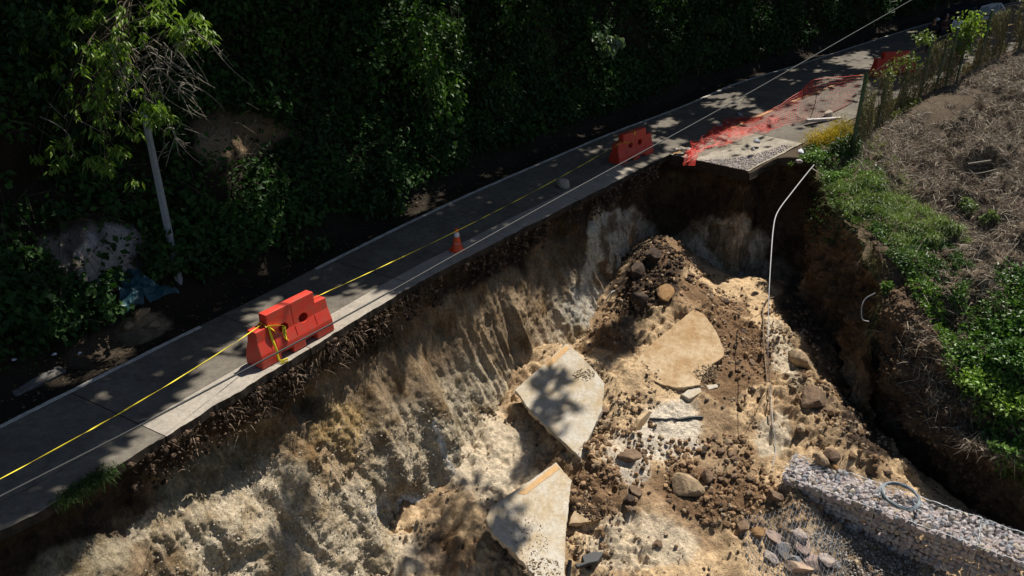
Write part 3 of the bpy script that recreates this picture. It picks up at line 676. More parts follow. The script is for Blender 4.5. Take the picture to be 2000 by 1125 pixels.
def shade_keep(P, rng):
    """True where a crown leaf at P may stay: gaps are cut so sun falls on chosen patches"""
    n = len(P); w = (np.stack([fbm(P * 1.4, 3, 101), fbm(P * 1.4 + 9, 3, 102)], -1) - .5) * np.array([50, 30])
    q0 = P - SUN * ((P[:, 2] - 0.0) / SUN[2])[:, None]; x0, y0 = proj(q0)
    i = np.concatenate([np.argmin(((q0[a:a + 20000, None, :2] - Nst[None, ::4, :2]) ** 2).sum(-1), 1) for a in range(0, n, 20000)]) * 4
    q0 = P - SUN * ((P[:, 2] - Nst[i, 2]) / SUN[2])[:, None]; x0, y0 = proj(q0)
    q1 = P - SUN * ((P[:, 2] + 2.6) / SUN[2])[:, None]; x1, y1 = proj(q1)
    # which side of the broken edge does the ray come down on?
    i = np.concatenate([np.argmin(((q0[a:a + 20000, None, :2] - Nst[None, ::4, :2]) ** 2).sum(-1), 1) for a in range(0, n, 20000)]) * 4
    t = Nst[np.minimum(i + 4, nst - 1)] - Nst[np.maximum(i - 4, 0)]
    side = t[:, 0] * (q0[:, 1] - Nst[i, 1]) - t[:, 1] * (q0[:, 0] - Nst[i, 0])       # >0: road side
    hole = fbm(q0 * 1.15, 3, 103)
    keep = np.ones(n, bool)
    side = side / np.linalg.norm(t[:, :2], axis=1)
    ist = np.argmin(np.abs(slen - S_STUB - .3))
    onroad = (side > 0) | ((i > ist) & (side > -2.4))
    lit = np.zeros(n, bool)
    main_lit = inpoly(x0 + w[:, 0] * .6, y0 + w[:, 1] * .6, LIT_ROAD[0]); keep &= ~(onroad & main_lit & ((hole < .66) | (y0 > 700)))
    for poly in LIT_ROAD[1:]: lit |= inpoly(x0 + w[:, 0] * .5, y0 + w[:, 1] * .5, poly)
    keep &= ~(onroad & lit & (hole < .64) & (rng.random(n) > 0.02))
    pit = ~onroad
    sh = np.zeros(n, bool)
    for poly in SHADE_PIT: sh |= inpoly(x1 + w[:, 0] * .9, y1 + w[:, 1] * .9, poly)
    thin = smooth(640, 760, y1) * .5 + .38; sh &= (rng.random(n) > thin * (hole > .42))
    keep &= ~(pit & ~sh)
    keep &= ~(pit & (i > np.argmin(np.abs(slen - S_STUB + .6))))
    keep &= ~((i > ist) & (hole > .60))
    # openings cut to let sun through to a few crowns and leaves on the bank
    for (cx, cy, cd, r, pr) in SUNSPOTS:
        c = atd(cx, cy, cd); v = P - c; d = v - (v @ SUN)[:, None] * SUN
        keep &= ~((np.linalg.norm(d, axis=1) < r * (0.6 + .8 * hole)) & (rng.random(n) < pr))
    return keep
SUNSPOTS = [(225, 60, 15.6, .85, .97), (345, 60, 15.4, .95, .97), (220, 160, 15.4, .6, .9), (310, 215, 15.3, .6, .95), (385, 60, 15.3, .5, .9), (320, 130, 15.3, .5, .8), (120, 140, 16, .6, .6), (180, 300, 16, .5, .6), (450, 440, 19.5, .8, .92), (850, 70, 24, 1.8, .85), (850, 170, 23, .8, .8), (1180, 80, 30, .9, .9), (980, 60, 27, .8, .8), (560, 440, 20, .6, .5), (450, 455, 19.5, .4, .95), (660, 420, 22, .5, .6), (520, 500, 19.5, .4, .7), (1250, 170, 33, .6, .6), (1100, 180, 30, .5, .6), (870, 120, 24, .6, .8), (700, 60, 25, .5, .7), (200, 470, 17, .35, .5), (1900, 60, 36, 1.2, .7)]
trunks = []
tr_s = np.interp([2.5, 7, 11.5, 16, 20.5, 25, 29.5, 34, 39, 44, 50], slen, slen)
rt = np.random.default_rng(5)
for k, s0 in enumerate(tr_s):
    a, b = far_at(s0), near_at(s0); d = (a - b); d[2] = 0; d /= np.linalg.norm(d)
    trunks.append(a + d * (6.2 + 2.5 * ((k * 7) % 3) * .5) + np.array([0, 0, 6.3]))
trunks = np.array(trunks)
rg = np.random.default_rng(11)
# crown leaves come in sprays spread through the crowns; each belongs to the nearest trunk
nsp = 12500
ss = rg.random(nsp) * (slen[-1] + 2) - 1; off_ = rg.random(nsp) * 17 - 7.0         # across: -5 (over the pit) .. +10 (up the bank)
ss = np.clip(ss, 0, slen[-1]); A = far_at(ss); B = near_at(ss); d = A - B; d[:, 2] = 0; d /= np.linalg.norm(d, axis=1)[:, None]
Q = A + d * off_[:, None]; Q[:, 2] = 0
hh = 11.5 + 10 * rg.random(nsp)
SP = Q + SUN * (hh / SUN[2])[:, None]
per = 18
C = np.repeat(SP, per, 0) + rg.normal(size=(nsp * per, 3)) * np.array([.55, .55, .4])
keep = shade_keep(C, rg); C = C[keep]
own = np.argmin(((C[:, None, :2] - trunks[None, :, :2]) ** 2).sum(-1), 1)
for k, tb in enumerate(trunks):
    Ck = C[own == k]
    if len(Ck) < 50: continue
    root = empty('tree', tb)
    tag(root, 'tall leafy tree above the road' + [' at the far left', ' left of the pole', ' behind the pole', ' right of the bare earth patch', ' left of the hanging creeper', ' behind the hanging creeper', ' over the middle of the lane', ' opposite the far barrier', ' opposite the orange net', ' opposite the fence', ' beyond the parked car'][k], 'tree', 'tall trees shading the road from the bank')
    U = rand_unit(len(Ck), rg); U[:, 2] = -abs(U[:, 2]) * .6; Nn = rand_unit(len(Ck), rg); Nn[:, 2] = abs(Nn[:, 2]) + .6
    col = leafcol(len(Ck), rg, (.02, .045, .012), (.05, .09, .02))
    V, F, cc = leaves(Ck - tb, U, Nn, .34 + .2 * rg.random(len(Ck)), .12, col)
    leaf_obj('crown', [(V, F, cc)], M['canopy'], root)
    cen = Ck.mean(0) - tb; parts = []
    base_ = np.array([0, 0, -1.0]); top_ = np.array([cen[0] * .5, cen[1] * .5, 9.0])
    tt_ = np.linspace(0, 1, 10)[:, None]; tp = base_ * (1 - tt_) + top_ * tt_ + np.sin(tt_ * 5) * np.array([.25, .15, 0])
    parts.append(tube_mesh(tp, np.linspace(.3, .13, 10), 8))
    for b in range(9):
        e = Ck[rg.integers(len(Ck))] - tb; j = rg.integers(4, 9); st0 = tp[j]
        q_ = np.linspace(0, 1, 7)[:, None]; bp = st0 * (1 - q_) + e * q_ + np.array([0, 0, 1.2]) * (q_ * (1 - q_)) * 2
        parts.append(tube_mesh(bp, np.linspace(.11, .02, 7), 5))
    V, F = merge(parts); link('trunk', mesh_np('trunk', V, F, M['bark']), root)

# ------------------------------------------------------------------ bank ground cover
rg = np.random.default_rng(21)
hgt = np.repeat(hb.reshape(-1)[None], 1, 0)[0]
bare = np.zeros(len(PB.px))
for (cx, cy, rx, ry, ro) in [(190, 490, 105, 78, 0), (470, 258, 115, 45, 8), (415, 270, 45, 45, 0), (290, 660, 90, 40, -25), (60, 350, 60, 60, 0), (180, 690, 90, 30, -25), (344, 540, 20, 50, 0), (360, 580, 34, 22, -25), (270, 585, 70, 40, 0)]:
    w_ = (fbm(PB.G * 1.3, 4, 111) - .5) * 90
    bare = np.maximum(bare, pblob(PB.px + w_, PB.py + w_ * .5, cx, cy, rx, ry, ro, .7, 1.1))
veg = smooth(.12, .7, hgt) * (1 - .97 * bare) * (0.12 + 1.6 * smooth(.35, .65, fbm(PB.G * .8, 4, 112)))
dist = np.linalg.norm(PB.G - CAMP, axis=1)
vis = (dist < 60) * np.clip(22 / dist, .3, 1.2)
parts = []
for (n, ln, wd, a, b, off0, off1) in [(150000, .11, .04, (.012, .036, .008), (.045, .10, .018), .02, .35), (60000, .17, .065, (.011, .034, .008), (.042, .095, .02), .1, .7)]:
    P, nn = PB.pick(n, rg, veg * vis)
    lift = (off0 + (off1 - off0) * rg.random(n) * fbm(P * .9, 3, 113) * 1.6)[:, None]
    P = P + nn * lift
    U = rand_unit(n, rg); U[:, 2] -= .5; U += nn * .6
    col = leafcol(n, rg, a, b, P, 114, .8)
    parts.append(leaves(P, U, nn + rand_unit(n, rg) * .5, ln * (.6 + .8 * rg.random(n)), wd * (.7 + .6 * rg.random(n)), col))
o = leaf_obj('ground_cover', parts, M['leafdull']); tag(o, 'dense dark green creepers and weeds covering the shaded bank', 'plants', kind='stuff')
# hanging masses of creeper: countable drooping clumps
def clump(cx, cy, cd, rx, ry, rz, n, a, b, ln, wd, droop, rng, mat='leaf', label=None, cat='shrub', group=None, name='shrub', ntw=14, seed=0, lump=.55, twig=True):
    c = atd(cx, cy, cd); root = empty(name, c - np.array([0, 0, rz])); org = c - np.array([0, 0, rz])
    tag(root, label, cat, group)
    k = max(6, int(n / 45)); cc = rand_unit(k, rng) * (rng.random(k) ** .45)[:, None] * np.array([rx, ry, rz]) 
    P = np.repeat(cc, n // k, 0); P = P + rng.normal(size=P.shape) * np.array([rx, ry, rz]) * .13 * lump / .55
    nn = len(P); U = rand_unit(nn, rng) * .7 + P / np.array([rx, ry, rz]) * .5; U[:, 2] -= droop
    Nn = rand_unit(nn, rng); Nn[:, 2] = abs(Nn[:, 2]) + .5
    P = P + np.array([0, 0, rz])
    col = leafcol(nn, rng, a, b, P, 120 + seed, 1.3)
    leaf_obj('foliage', [leaves(P, U, Nn, ln * (.6 + .8 * rng.random(nn)), wd * (.7 + .6 * rng.random(nn)), col)], M[mat], root)
    if twig:
        tw = []
        for j in range(ntw):
            e = cc[rng.integers(k)] + np.array([0, 0, rz]); q_ = np.linspace(0, 1, 6)[:, None]
            bp = np.array([0, 0, -.1]) * (1 - q_) + e * q_ + np.sin(q_ * 4 + j) * .06 * rz
            tw.append(tube_mesh(bp, np.linspace(.022, .005, 6) * max(.5, rz), 4))
        V, F = merge(tw); link('stem', mesh_np('stem', V, F, M['bark']), root)
    return root
DKa, DKb = (.014, .038, .008), (.05, .11, .02)
for (cx, cy, cd, rx, ry, rz, n, lab) in [
    (60, 130, 16.5, 1.7, 1.2, 1.7, 2600, 'big dark leafy bush at the upper left corner of the bank'),
    (150, 380, 17.3, 1.2, .8, .9, 1500, 'olive green leafy bush hanging above the bare pale patch'),
    (30, 330, 17, 1.1, .8, 1.0, 1300, 'dark bush at the left edge level with the bare patch'),
    (740, 130, 25, 1.5, 1.0, 2.2, 2600, 'column of dark creeper hanging left of the brighter hanging creeper'),
    (835, 150, 24, 1.0, .8, 1.9, 2400, 'brighter green creeper hanging in a long curtain at the top of the bank'),
    (930, 170, 26, 1.3, .9, 1.2, 1600, 'brownish green feathery bush beside the hanging creeper'),
    (1000, 50, 27.5, 1.5, 1.0, 1.2, 1800, 'dark glossy leaved bush near the top of the bank by the leaf gap'),
    (1330, 60, 34, 2.2, 1.4, 1.6, 2000, 'dark broad leaved bush at the top centre right of the bank'),
    (560, 90, 24, 2.0, 1.2, 1.8, 1800, 'very dark bush between the sunlit tree and the hanging creeper'),
    (450, 450, 19.6, .55, .4, .7, 700, 'small light green bush lit by a sun fleck right of the pole'),
    (560, 470, 20.3, .9, .6, .6, 900, 'low dark green bush right of the sun flecked one'),
    (740, 390, 22.5, .8, .6, .6, 800, 'rounded dark green bush above the narrow end of the dirt strip')]:
    bright = 'light green' in lab or 'brighter' in lab
    clump(cx, cy, cd, rx, ry, rz, n, (.028, .07, .012) if bright else DKa, (.09, .18, .03) if bright else DKb, .17 if cd > 18 else .15, .055, .8, rg, 'leaf', lab)
clump(1180, 80, 30, .8, .6, .6, 330, (.10, .16, .08), (.30, .36, .26), .26, .11, .6, rg, 'leaf', 'pale silvery broad leaves catching the sun above the far end of the bank')

# ================================================================== stones and clods
def rock_mesh(name, seed, mat, sub=2, amp=.35, flat=.75, facet=True):
    bm = bmesh.new(); bmesh.ops.create_icosphere(bm, subdivisions=sub, radius=.5)
    V = np.array([v.co[:] for v in bm.verts]); r = np.random.default_rng(seed)
    d = (fbm(V * 2.2 + seed * 7.3, 4, seed) - .5) * amp * 2
    V = V * (1 + d[:, None])
    if facet:
        for _ in range(12):
            nn = rand_unit(1, r)[0]; c = .25 + .15 * r.random(); k = V @ nn - c
            V = V - np.maximum(k, 0)[:, None] * nn * .9
    V = V * np.array([1, .8 + .2 * r.random(), flat])
    for v, c in zip(bm.verts, V): v.co = c
    me = bpy.data.meshes.new(name); bm.to_mesh(me); bm.free(); me.materials.append(mat); me.update()
    me.polygons.foreach_set('use_smooth', np.zeros(len(me.polygons), bool))
    return me
CL = {k: [rock_mesh('clod_' + k.lower(), 10 * i + j, M['clod' + k], 3 if j < 2 else 2 if j < 3 else 1, .62, .72) for j in range(5)] for i, k in enumerate('ABCD')}
ST = {k: [rock_mesh('stone_' + k.lower(), 50 + 10 * i + j, M['stone' + k], 1, .25, .7) for j in range(5)] for i, k in enumerate('ABCD')}
STL = {k: [rock_mesh('big_stone_' + k.lower(), 90 + 10 * i + j, M['stone' + k], 2, .3, .75) for j in range(3)] for i, k in enumerate('ABCD')}
def floor_hit(px, py):                                  # where the line of sight of that survey point meets the pit floor
    d = ray(np.float64(px), np.float64(py)); t = np.linspace(9, 32, 700); P = CAMP + d * t[:, None]
    fz = floor_z(P[:, 0], P[:, 1]); k = np.argmax(P[:, 2] < fz); return np.array([P[k, 0], P[k, 1], fz[k]])
def put_rock(me, loc, size, name, label, cat, group=None, sink=.3, rng=np.random.default_rng(3), rot=None):
    o = link(name, me); o.location = (loc[0], loc[1], loc[2] + size * (.38 - sink) * .75)
    o.scale = (size * (.9 + .3 * rng.random()), size * (.9 + .2 * rng.random()), size * (.85 + .25 * rng.random()))
    o.rotation_euler = rot or ((rng.random() - .5) * .8, (rng.random() - .5) * .8, rng.random() * 6.28)
    tag(o, label, cat, group); return o
named = [
 (1225, 887, 'A', 46, 'angular dark brown block lying on white sand left of the dark soil fan', 'rock'),
 (1182, 826, 'C', 38, 'rounded tan brown rock touching the right edge of the cracked pale slab', 'rock'),
 (1298, 568, 'D', 46, 'orange banded rounded rock on top of the collapse mound', 'rock'),
 (1248, 582, 'B', 40, 'dark rounded rock left of the orange banded rock on the mound', 'rock'),
 (1278, 492, 'B', 46, 'black soil lump crowning the collapse mound', 'soil lump'),
 (1245, 525, 'B', 44, 'black soil lump just below and left of the crowning lump', 'soil lump'),
 (1338, 945, 'C', 60, 'large tan boulder half buried in dark soil below the thin black crack', 'boulder'),
 (1380, 925, 'A', 34, 'small brown rock right of the half buried tan boulder', 'rock'),
 (1512, 965, 'A', 44, 'round brown stone with a pale sandy cap left of the gabion end', 'rock'),
 (1238, 955, 'A', 30, 'brown stone with pale top, upper one of three in a column', 'rock'),
 (1230, 972, 'B', 30, 'dark brown stone, middle one of three in a column', 'rock'),
 (1228, 990, 'A', 24, 'small brown stone, lowest one of three in a column', 'rock'),
 (1562, 700, 'C', 56, 'large tan block wedged in the soil ridge near the hose', 'boulder'),
 (1588, 770, 'A', 62, 'large brown block on the soil ridge above the gabion', 'boulder'),
 (1625, 885, 'A', 44, 'brown block leaning above the buried end of the gabion', 'boulder'),
 (1606, 897, 'C', 40, 'flat tan stone beside the brown block above the gabion', 'rock'),
 (1626, 910, 'D', 26, 'small ochre stone under the flat tan stone above the gabion', 'rock'),
 (1564, 834, 'C', 30, 'round tan stone on the sand stripe right of the hose', 'rock'),
 (1678, 835, 'C', 22, 'round tan stone alone on the upper right of the sand fan', 'rock'),
 (1480, 1035, 'D', 34, 'orange brown stone beside the wire covered stones', 'rock'),
 (1450, 1025, 'A', 40, 'large brown stone left of the orange brown stone', 'rock'),
 (1180, 800, 'A', 30, 'brown clod just above the tan brown rock at the slab edge', 'rock'),
 (1285, 1060, 'A', 20, 'small brown stone alone on pale sand near the bottom centre', 'rock'),
 (1630, 1028, 'C', 26, 'tan stone at the foot of the gabion front', 'rock'),
 (1695, 1040, 'X', 14, 'small white stone at the foot of the shaded gabion face', 'stone')]
def dist_of(p): return float((p - CAMP) @ np.array([0, ct, -st_]))
rr = np.random.default_rng(31)
for i, (px, py, k, s, lab, cat) in enumerate(named):
    p = floor_hit(px, py + s * .25); size = s * dist_of(p) / FPX * 1.05
    me = STL['A'][0] if k == 'X' else CL[k][i % 3]
    put_rock(me, p, size, 'rock' if cat in ('rock', 'stone', 'boulder') else 'soil_lump', lab, cat, sink=.2, rng=rr)
# loose clods: the largest ones singly, the crumbs joined
cl_regions = [([(1230, 480), (1330, 470), (1400, 560), (1500, 660), (1520, 760), (1440, 800), (1400, 660), (1330, 590), (1220, 620), (1150, 660), (1180, 600)], 75, 'AB', (.13, .30)),
 ([(1300, 860), (1460, 850), (1500, 980), (1480, 1050), (1360, 1020), (1300, 980)], 60, 'ABAC', (.10, .28)),
 ([(1480, 620), (1560, 560), (1640, 700), (1720, 860), (1740, 930), (1600, 900), (1520, 760)], 80, 'ABC', (.10, .26)),
 ([(1150, 780), (1250, 760), (1290, 860), (1240, 1010), (1140, 1000)], 40, 'AC', (.08, .2)),
 ([(1120, 930), (1220, 990), (1180, 1090), (1100, 1060)], 15, 'A', (.08, .16)),
 ([(1450, 900), (1640, 980), (1600, 1040), (1460, 1040)], 20, 'CA', (.08, .2))]
CLP = []
WHERE = ['on the upper cone of the collapse', 'in the brown fan left of the gabion wall', 'on the soil ridge right of the hose', 'beside the cracked fallen slab', 'right of the lowest fallen slab', 'at the buried end of the gabion wall']
KN = {'A': 'brown', 'B': 'dark brown', 'C': 'tan'}
for ri, (poly, n, kinds, (s0, s1)) in enumerate(cl_regions):
    P, nn = PF.pick(n, rr, poly=poly)
    P2_, _ = PF.pick(n * 22, rr, smooth(.4, .6, fbm(PF.G * 1.9, 4, 132)) + .1, poly=poly); CLP.append(P2_)
    for p in P:
        k = kinds[rr.integers(len(kinds))]; sz = s0 + (s1 - s0) * rr.random() ** 2.2
        put_rock(CL[k][rr.integers(5)], p, sz, 'soil_clod', 'loose ' + KN[k] + ' soil clod lying ' + WHERE[ri], 'clod', KN[k] + ' soil clods ' + WHERE[ri], sink=.15, rng=rr)
def rocks_stuff(P, sizes, name, mats, label, cat, colrange, rng, me_src):
    V0 = np.array([v.co[:] for v in me_src.vertices]); F0 = np.array([list(p.vertices) for p in me_src.polygons])
    n = len(P); ax = rand_unit(n, rng); an = rng.random(n) * 6.28
    K = np.zeros((n, 3, 3)); K[:, 0, 1] = -ax[:, 2]; K[:, 0, 2] = ax[:, 1]; K[:, 1, 0] = ax[:, 2]; K[:, 1, 2] = -ax[:, 0]; K[:, 2, 0] = -ax[:, 1]; K[:, 2, 1] = ax[:, 0]
    Rm = np.eye(3) + np.sin(an)[:, None, None] * K + (1 - np.cos(an))[:, None, None] * (K @ K)
    sc = sizes[:, None] * (.7 + .6 * rng.random((n, 3)))
    V = np.einsum('nij,nkj->nki', Rm, V0[None] * sc[:, None]) + P[:, None]
    F = F0[None] + (np.arange(n) * len(V0))[:, None, None]
    c = leafcol(n, rng, *colrange); c = np.repeat(c, len(V0), 0)
    o = link(name, mesh_np(name, V.reshape(-1, 3), F.reshape(-1, F0.shape[1]), mats, c, smooth_=False)); tag(o, label, cat, kind='stuff'); return o
bm = bmesh.new(); bmesh.ops.create_icosphere(bm, subdivisions=1, radius=.5)
for v in bm.verts: v.co *= 1 + random.uniform(-.25, .2)
crumb_me = bpy.data.meshes.new('crumb'); bm.to_mesh(crumb_me); bm.free()
P0 = np.concatenate(CLP); P0 = P0[rr.random(len(P0)) < .75]; rocks_stuff(P0, .025 + .20 * rr.random(len(P0)) ** 4, 'broken_soil', M['earth'], 'broken brown soil lumps piled over the collapse', 'soil', ((.12, .072, .040), (.38, .25, .145)), rr, crumb_me)
ww = smooth(.5, .66, fbm(PF.G * 1.6, 4, 131)) + .05
P1, _ = PF.pick(24000, rr, ww)
rocks_stuff(P1, .022 + .13 * rr.random(len(P1)) ** 5, 'crumbled_soil', M['earth'], 'small crumbs of soil and stone strewn over the sandy pit floor', 'rubble', ((.10, .07, .045), (.44, .34, .23)), rr, crumb_me)
wz = smooth(1.3, 2.2, DD.reshape(-1)) * (PW.px < 1000) * smooth(.4, .7, (PW.py - (1000 - .25 * PW.px)) / 250 + .5) + .0
P2, n2 = PW.pick(9000, rr, wz)
rocks_stuff(P2, .014 + .045 * rr.random(len(P2)) ** 2.5, 'crumbled_tuff', M['earth'], 'pale crumbling tuff fragments clinging to the lower left of the cut face', 'rubble', ((.34, .28, .20), (.56, .50, .40)), rr, crumb_me)

# ================================================================== fallen concrete slabs
def slab_from(name, poly, plane, th, mat, label, parts=None, cat='slab', nrm_flip=False):
    A_, B_, C_ = [at(*p) for p in plane]; nn = np.cross(B_ - A_, C_ - A_); nn /= np.linalg.norm(nn)
    if nn[2] < 0: nn = -nn
    P = []
    for (px, py) in poly:
        d = ray(np.float64(px), np.float64(py)); t = ((A_ - CAMP) @ nn) / (d @ nn); P.append(CAMP + d * t)
    P = np.array(P); org = P.mean(0)
    # ragged outline
    Q = []
    for i in range(len(P)):
        a, b = P[i], P[(i + 1) % len(P)]; m = max(2, int(np.linalg.norm(b - a) / .09))
        for k in range(m):
            q_ = a + (b - a) * k / m; Q.append(q_ + (fbm(q_[None] * 4.0 + np.array([[0, 0, 3.]]), 4, 301, .65)[0] - .5) * (P.mean(0) - q_) / np.linalg.norm(P.mean(0) - q_) * .07 + rand_unit(1, rr)[0] * .012)
    Q = np.array(Q); Q = Q - ((Q - A_) @ nn)[:, None] * nn - org
    bm = bmesh.new(); up = [bm.verts.new(q) for q in Q]
    f = bm.faces.new(up)
    if f.normal.dot(Vector(nn)) < 0: bm.normal_update()
    r_ = bmesh.ops.extrude_face_region(bm, geom=[f]); vs_ = [e for e in r_['geom'] if isinstance(e, bmesh.types.BMVert)]
    for v in vs_: v.co = v.co - Vector(nn * th) + Vector(rand_unit(1, rr)[0] * .035)
    bmesh.ops.recalc_face_normals(bm, faces=bm.faces)
    root = empty(name, org); tag(root, label, cat)
    bmesh.ops.bevel(bm, geom=[e for e in bm.edges if e.calc_length() < .25], offset=.012, segments=1, affect='EDGES')
    bm_obj('concrete_body', bm, mat, root)
    return root, nn, org, A_
def on_plane(px, py, A_, nn, up=0.0):
    d = ray(np.float64(px), np.float64(py)); t = ((A_ - CAMP) @ nn) / (d @ nn); return CAMP + d * t + nn * up
def stripe(root, org, A_, nn, quad, mat, name='painted_line', up=.008):
    V = np.array([on_plane(x, y, A_, nn, up) for x, y in quad]) - org
    n = 12; a = np.linspace(0, 1, n)[:, None]; L = V[0] * (1 - a) + V[1] * a; R_ = V[3] * (1 - a) + V[2] * a
    G_ = np.stack([L, R_], 1); me = mesh_np(name, G_.reshape(-1, 3), grid_faces(n, 2), mat, smooth_=False); return link(name, me, root)
def soil_on(root, org, A_, nn, cx, cy, rx, ry, n, rng, colr, name='soil_crumbs', s=(.015, .07)):
    P = []
    for _ in range(n):
        a = rng.random() * 6.28; r_ = rng.random() ** .6; P.append(on_plane(cx + rx * r_ * math.cos(a), cy + ry * r_ * math.sin(a), A_, nn, .008) - org)
    P = np.array(P); V0 = np.array([v.co[:] for v in crumb_me.vertices]); F0 = np.array([list(p.vertices) for p in crumb_me.polygons])
    sz = (s[0] + (s[1] - s[0]) * rng.random(n) ** 3)[:, None, None]
    V = V0[None] * sz * (.7 + .6 * rng.random((n, 1, 3))) + P[:, None]; F = F0[None] + (np.arange(n) * len(V0))[:, None, None]
    V[..., 2] -= .006
    o = link(name, mesh_np(name, V.reshape(-1, 3), F.reshape(-1, 3), M['earth'], np.repeat(leafcol(n, rng, *colr), len(V0), 0), smooth_=False), root); o['kind'] = 'stuff'
CR = ((.13, .09, .055), (.40, .30, .20))
r1, n1, o1, A1 = slab_from('fallen_slab', [(1354, 604), (1374, 612), (1398, 645), (1414, 680), (1416, 695), (1392, 712), (1372, 735), (1366, 752), (1322, 757), (1298, 752), (1268, 741), (1250, 741), (1232, 718), (1262, 680), (1310, 640)],
    [(1354, 604, -2.33), (1232, 718, -2.95), (1390, 740, -3.12)], .14, M['slabtop'], 'broad sand coloured fallen slab lying highest on the collapse slope, half dusted with ochre soil')
soil_on(r1, o1, A1, n1, 1380, 728, 26, 16, 420, rr, CR); soil_on(r1, o1, A1, n1, 1325, 690, 80, 55, 60, rr, ((.3, .22, .14), (.45, .33, .2)), s=(.01, .03))
r2, n2_, o2, A2 = slab_from('fallen_slab', [(1106, 671), (1128, 688), (1160, 722), (1180, 748), (1177, 790), (1168, 822), (1146, 862), (1134, 894), (1098, 862), (1060, 826), (1030, 795), (1006, 762), (1050, 722)],
    [(1106, 671, -2.75), (1006, 762, -3.27), (1134, 894, -3.86)], .15, M['slabpale'], 'tilted pale fallen slab with a pinkish painted stripe along its upper corner, cracked along the right')
stripe(r2, o2, A2, n2_, [(1064, 712), (1105, 675), (1113, 681), (1073, 718)], M['liney'])
crp = [on_plane(x, y, A2, n2_, .004) - o2 for x, y in [(1166, 822), (1158, 842), (1152, 858), (1140, 872), (1135, 892)]]
tube('crack', crp, .008, M['rubber'], r2, 4)
soil_on(r2, o2, A2, n2_, 1140, 732, 22, 12, 200, rr, CR)
r3, n3, o3, A3 = slab_from('fallen_slab', [(1086, 903), (1117, 938), (1113, 965), (1110, 1000), (1104, 1060), (1103, 1125), (1100, 1190), (1075, 1190), (1040, 1120), (1010, 1085), (985, 1062), (960, 1040), (947, 1012), (960, 990), (1010, 955)],
    [(1086, 903, -4.0), (947, 1012, -4.22), (1103, 1125, -4.82)], .16, M['slabpale'], 'lowest fallen slab with an orange yellow painted line along its upper left edge')
stripe(r3, o3, A3, n3, [(1012, 964), (1085, 907), (1094, 915), (1026, 966)], M['liney'])
soil_on(r3, o3, A3, n3, 1035, 1060, 40, 60, 380, rr, CR, s=(.01, .045)); soil_on(r3, o3, A3, n3, 1060, 1110, 40, 20, 200, rr, CR)
soil_on(r3, o3, A3, n3, 1050, 1000, 60, 60, 90, rr, CR, s=(.008, .02))
r4, n4, o4, A4 = slab_from('slab_fragment', [(1110, 1024), (1136, 960), (1168, 948), (1215, 1000), (1224, 1003), (1208, 1016), (1186, 1014), (1150, 1020)],
    [(1110, 1024, -4.55), (1160, 948, -4.2), (1224, 1003, -4.5)], .14, M['slabtop'], 'soil covered slab fragment with a dark front edge right of the lowest fallen slab')
soil_on(r4, o4, A4, n4, 1160, 985, 36, 30, 900, rr, ((.07, .048, .032), (.15, .10, .065)), s=(.02, .09))
r5, n5, o5, A5 = slab_from('slab_fragment', [(1330, 770), (1352, 757), (1372, 752), (1405, 749), (1402, 756), (1372, 765), (1362, 772), (1346, 778)],
    [(1330, 770, -3.3), (1405, 749, -3.22), (1346, 782, -3.36)], .12, M['slabpale'], 'narrow grey slab fragment lying under the highest fallen slab', )
r6, n6, o6, A6 = slab_from('slab_fragment', [(1238, 850), (1250, 820), (1268, 803), (1275, 806), (1258, 832)],
    [(1238, 850, -3.75), (1272, 803, -3.45), (1258, 832, -3.7)], .10, M['slabtop'], 'thin wedge of concrete standing in the pale sand left of the thin black crack')
crk = [floor_hit(x, y) + np.array([0, 0, .02]) for x, y in [(1268, 819), (1285, 820), (1300, 822), (1312, 819), (1326, 821), (1345, 819), (1360, 817), (1373, 817)]]
o = tube('asphalt_strip', crk, [.015, .03, .035, .02, .04, .045, .04, .03], M['rubber'], None, 6); tag(o, 'thin ragged black strip lying across the pale sand in the middle of the slope', 'strip')
# black plastic scrap at the bottom
def blob_sheet(name, pts, th, mat, label, cat, lift=.05):
    P = np.array([floor_hit(x, y) for x, y in pts]); P[:, 2] = P[:, 2].max() + lift
    bm = bmesh.new(); c = P.mean(0)
    up = [bm.verts.new(tuple(p - c)) for p in P]; f = bm.faces.new(up)
    r_ = bmesh.ops.extrude_face_region(bm, geom=[f])
    for e in r_['geom']:
        if isinstance(e, bmesh.types.BMVert): e.co.z -= th
    bmesh.ops.recalc_face_normals(bm, faces=bm.faces)
    bmesh.ops.bevel(bm, geom=bm.edges[:], offset=.012, segments=1, affect='EDGES')
    o = bm_obj(name, bm, mat); o.location = c; tag(o, label, cat); return o
blob_sheet('plastic_scrap', [(1136, 1090), (1160, 1089), (1179, 1093), (1168, 1105), (1150, 1115), (1126, 1130), (1122, 1124), (1140, 1110)], .09, M['rubber'], 'curled black plastic scrap at the bottom edge right of the lowest slab', 'plastic scrap')
tb = [floor_hit(1113, 1105) + np.array([0, 0, .12]), floor_hit(1111, 1120) + np.array([0, 0, .1]), floor_hit(1109, 1140)]
o = tube('pipe_stub', tb, .045, M['rubber'], None, 8); tag(o, 'short black pipe stub at the bottom edge beside the plastic scrap', 'pipe')

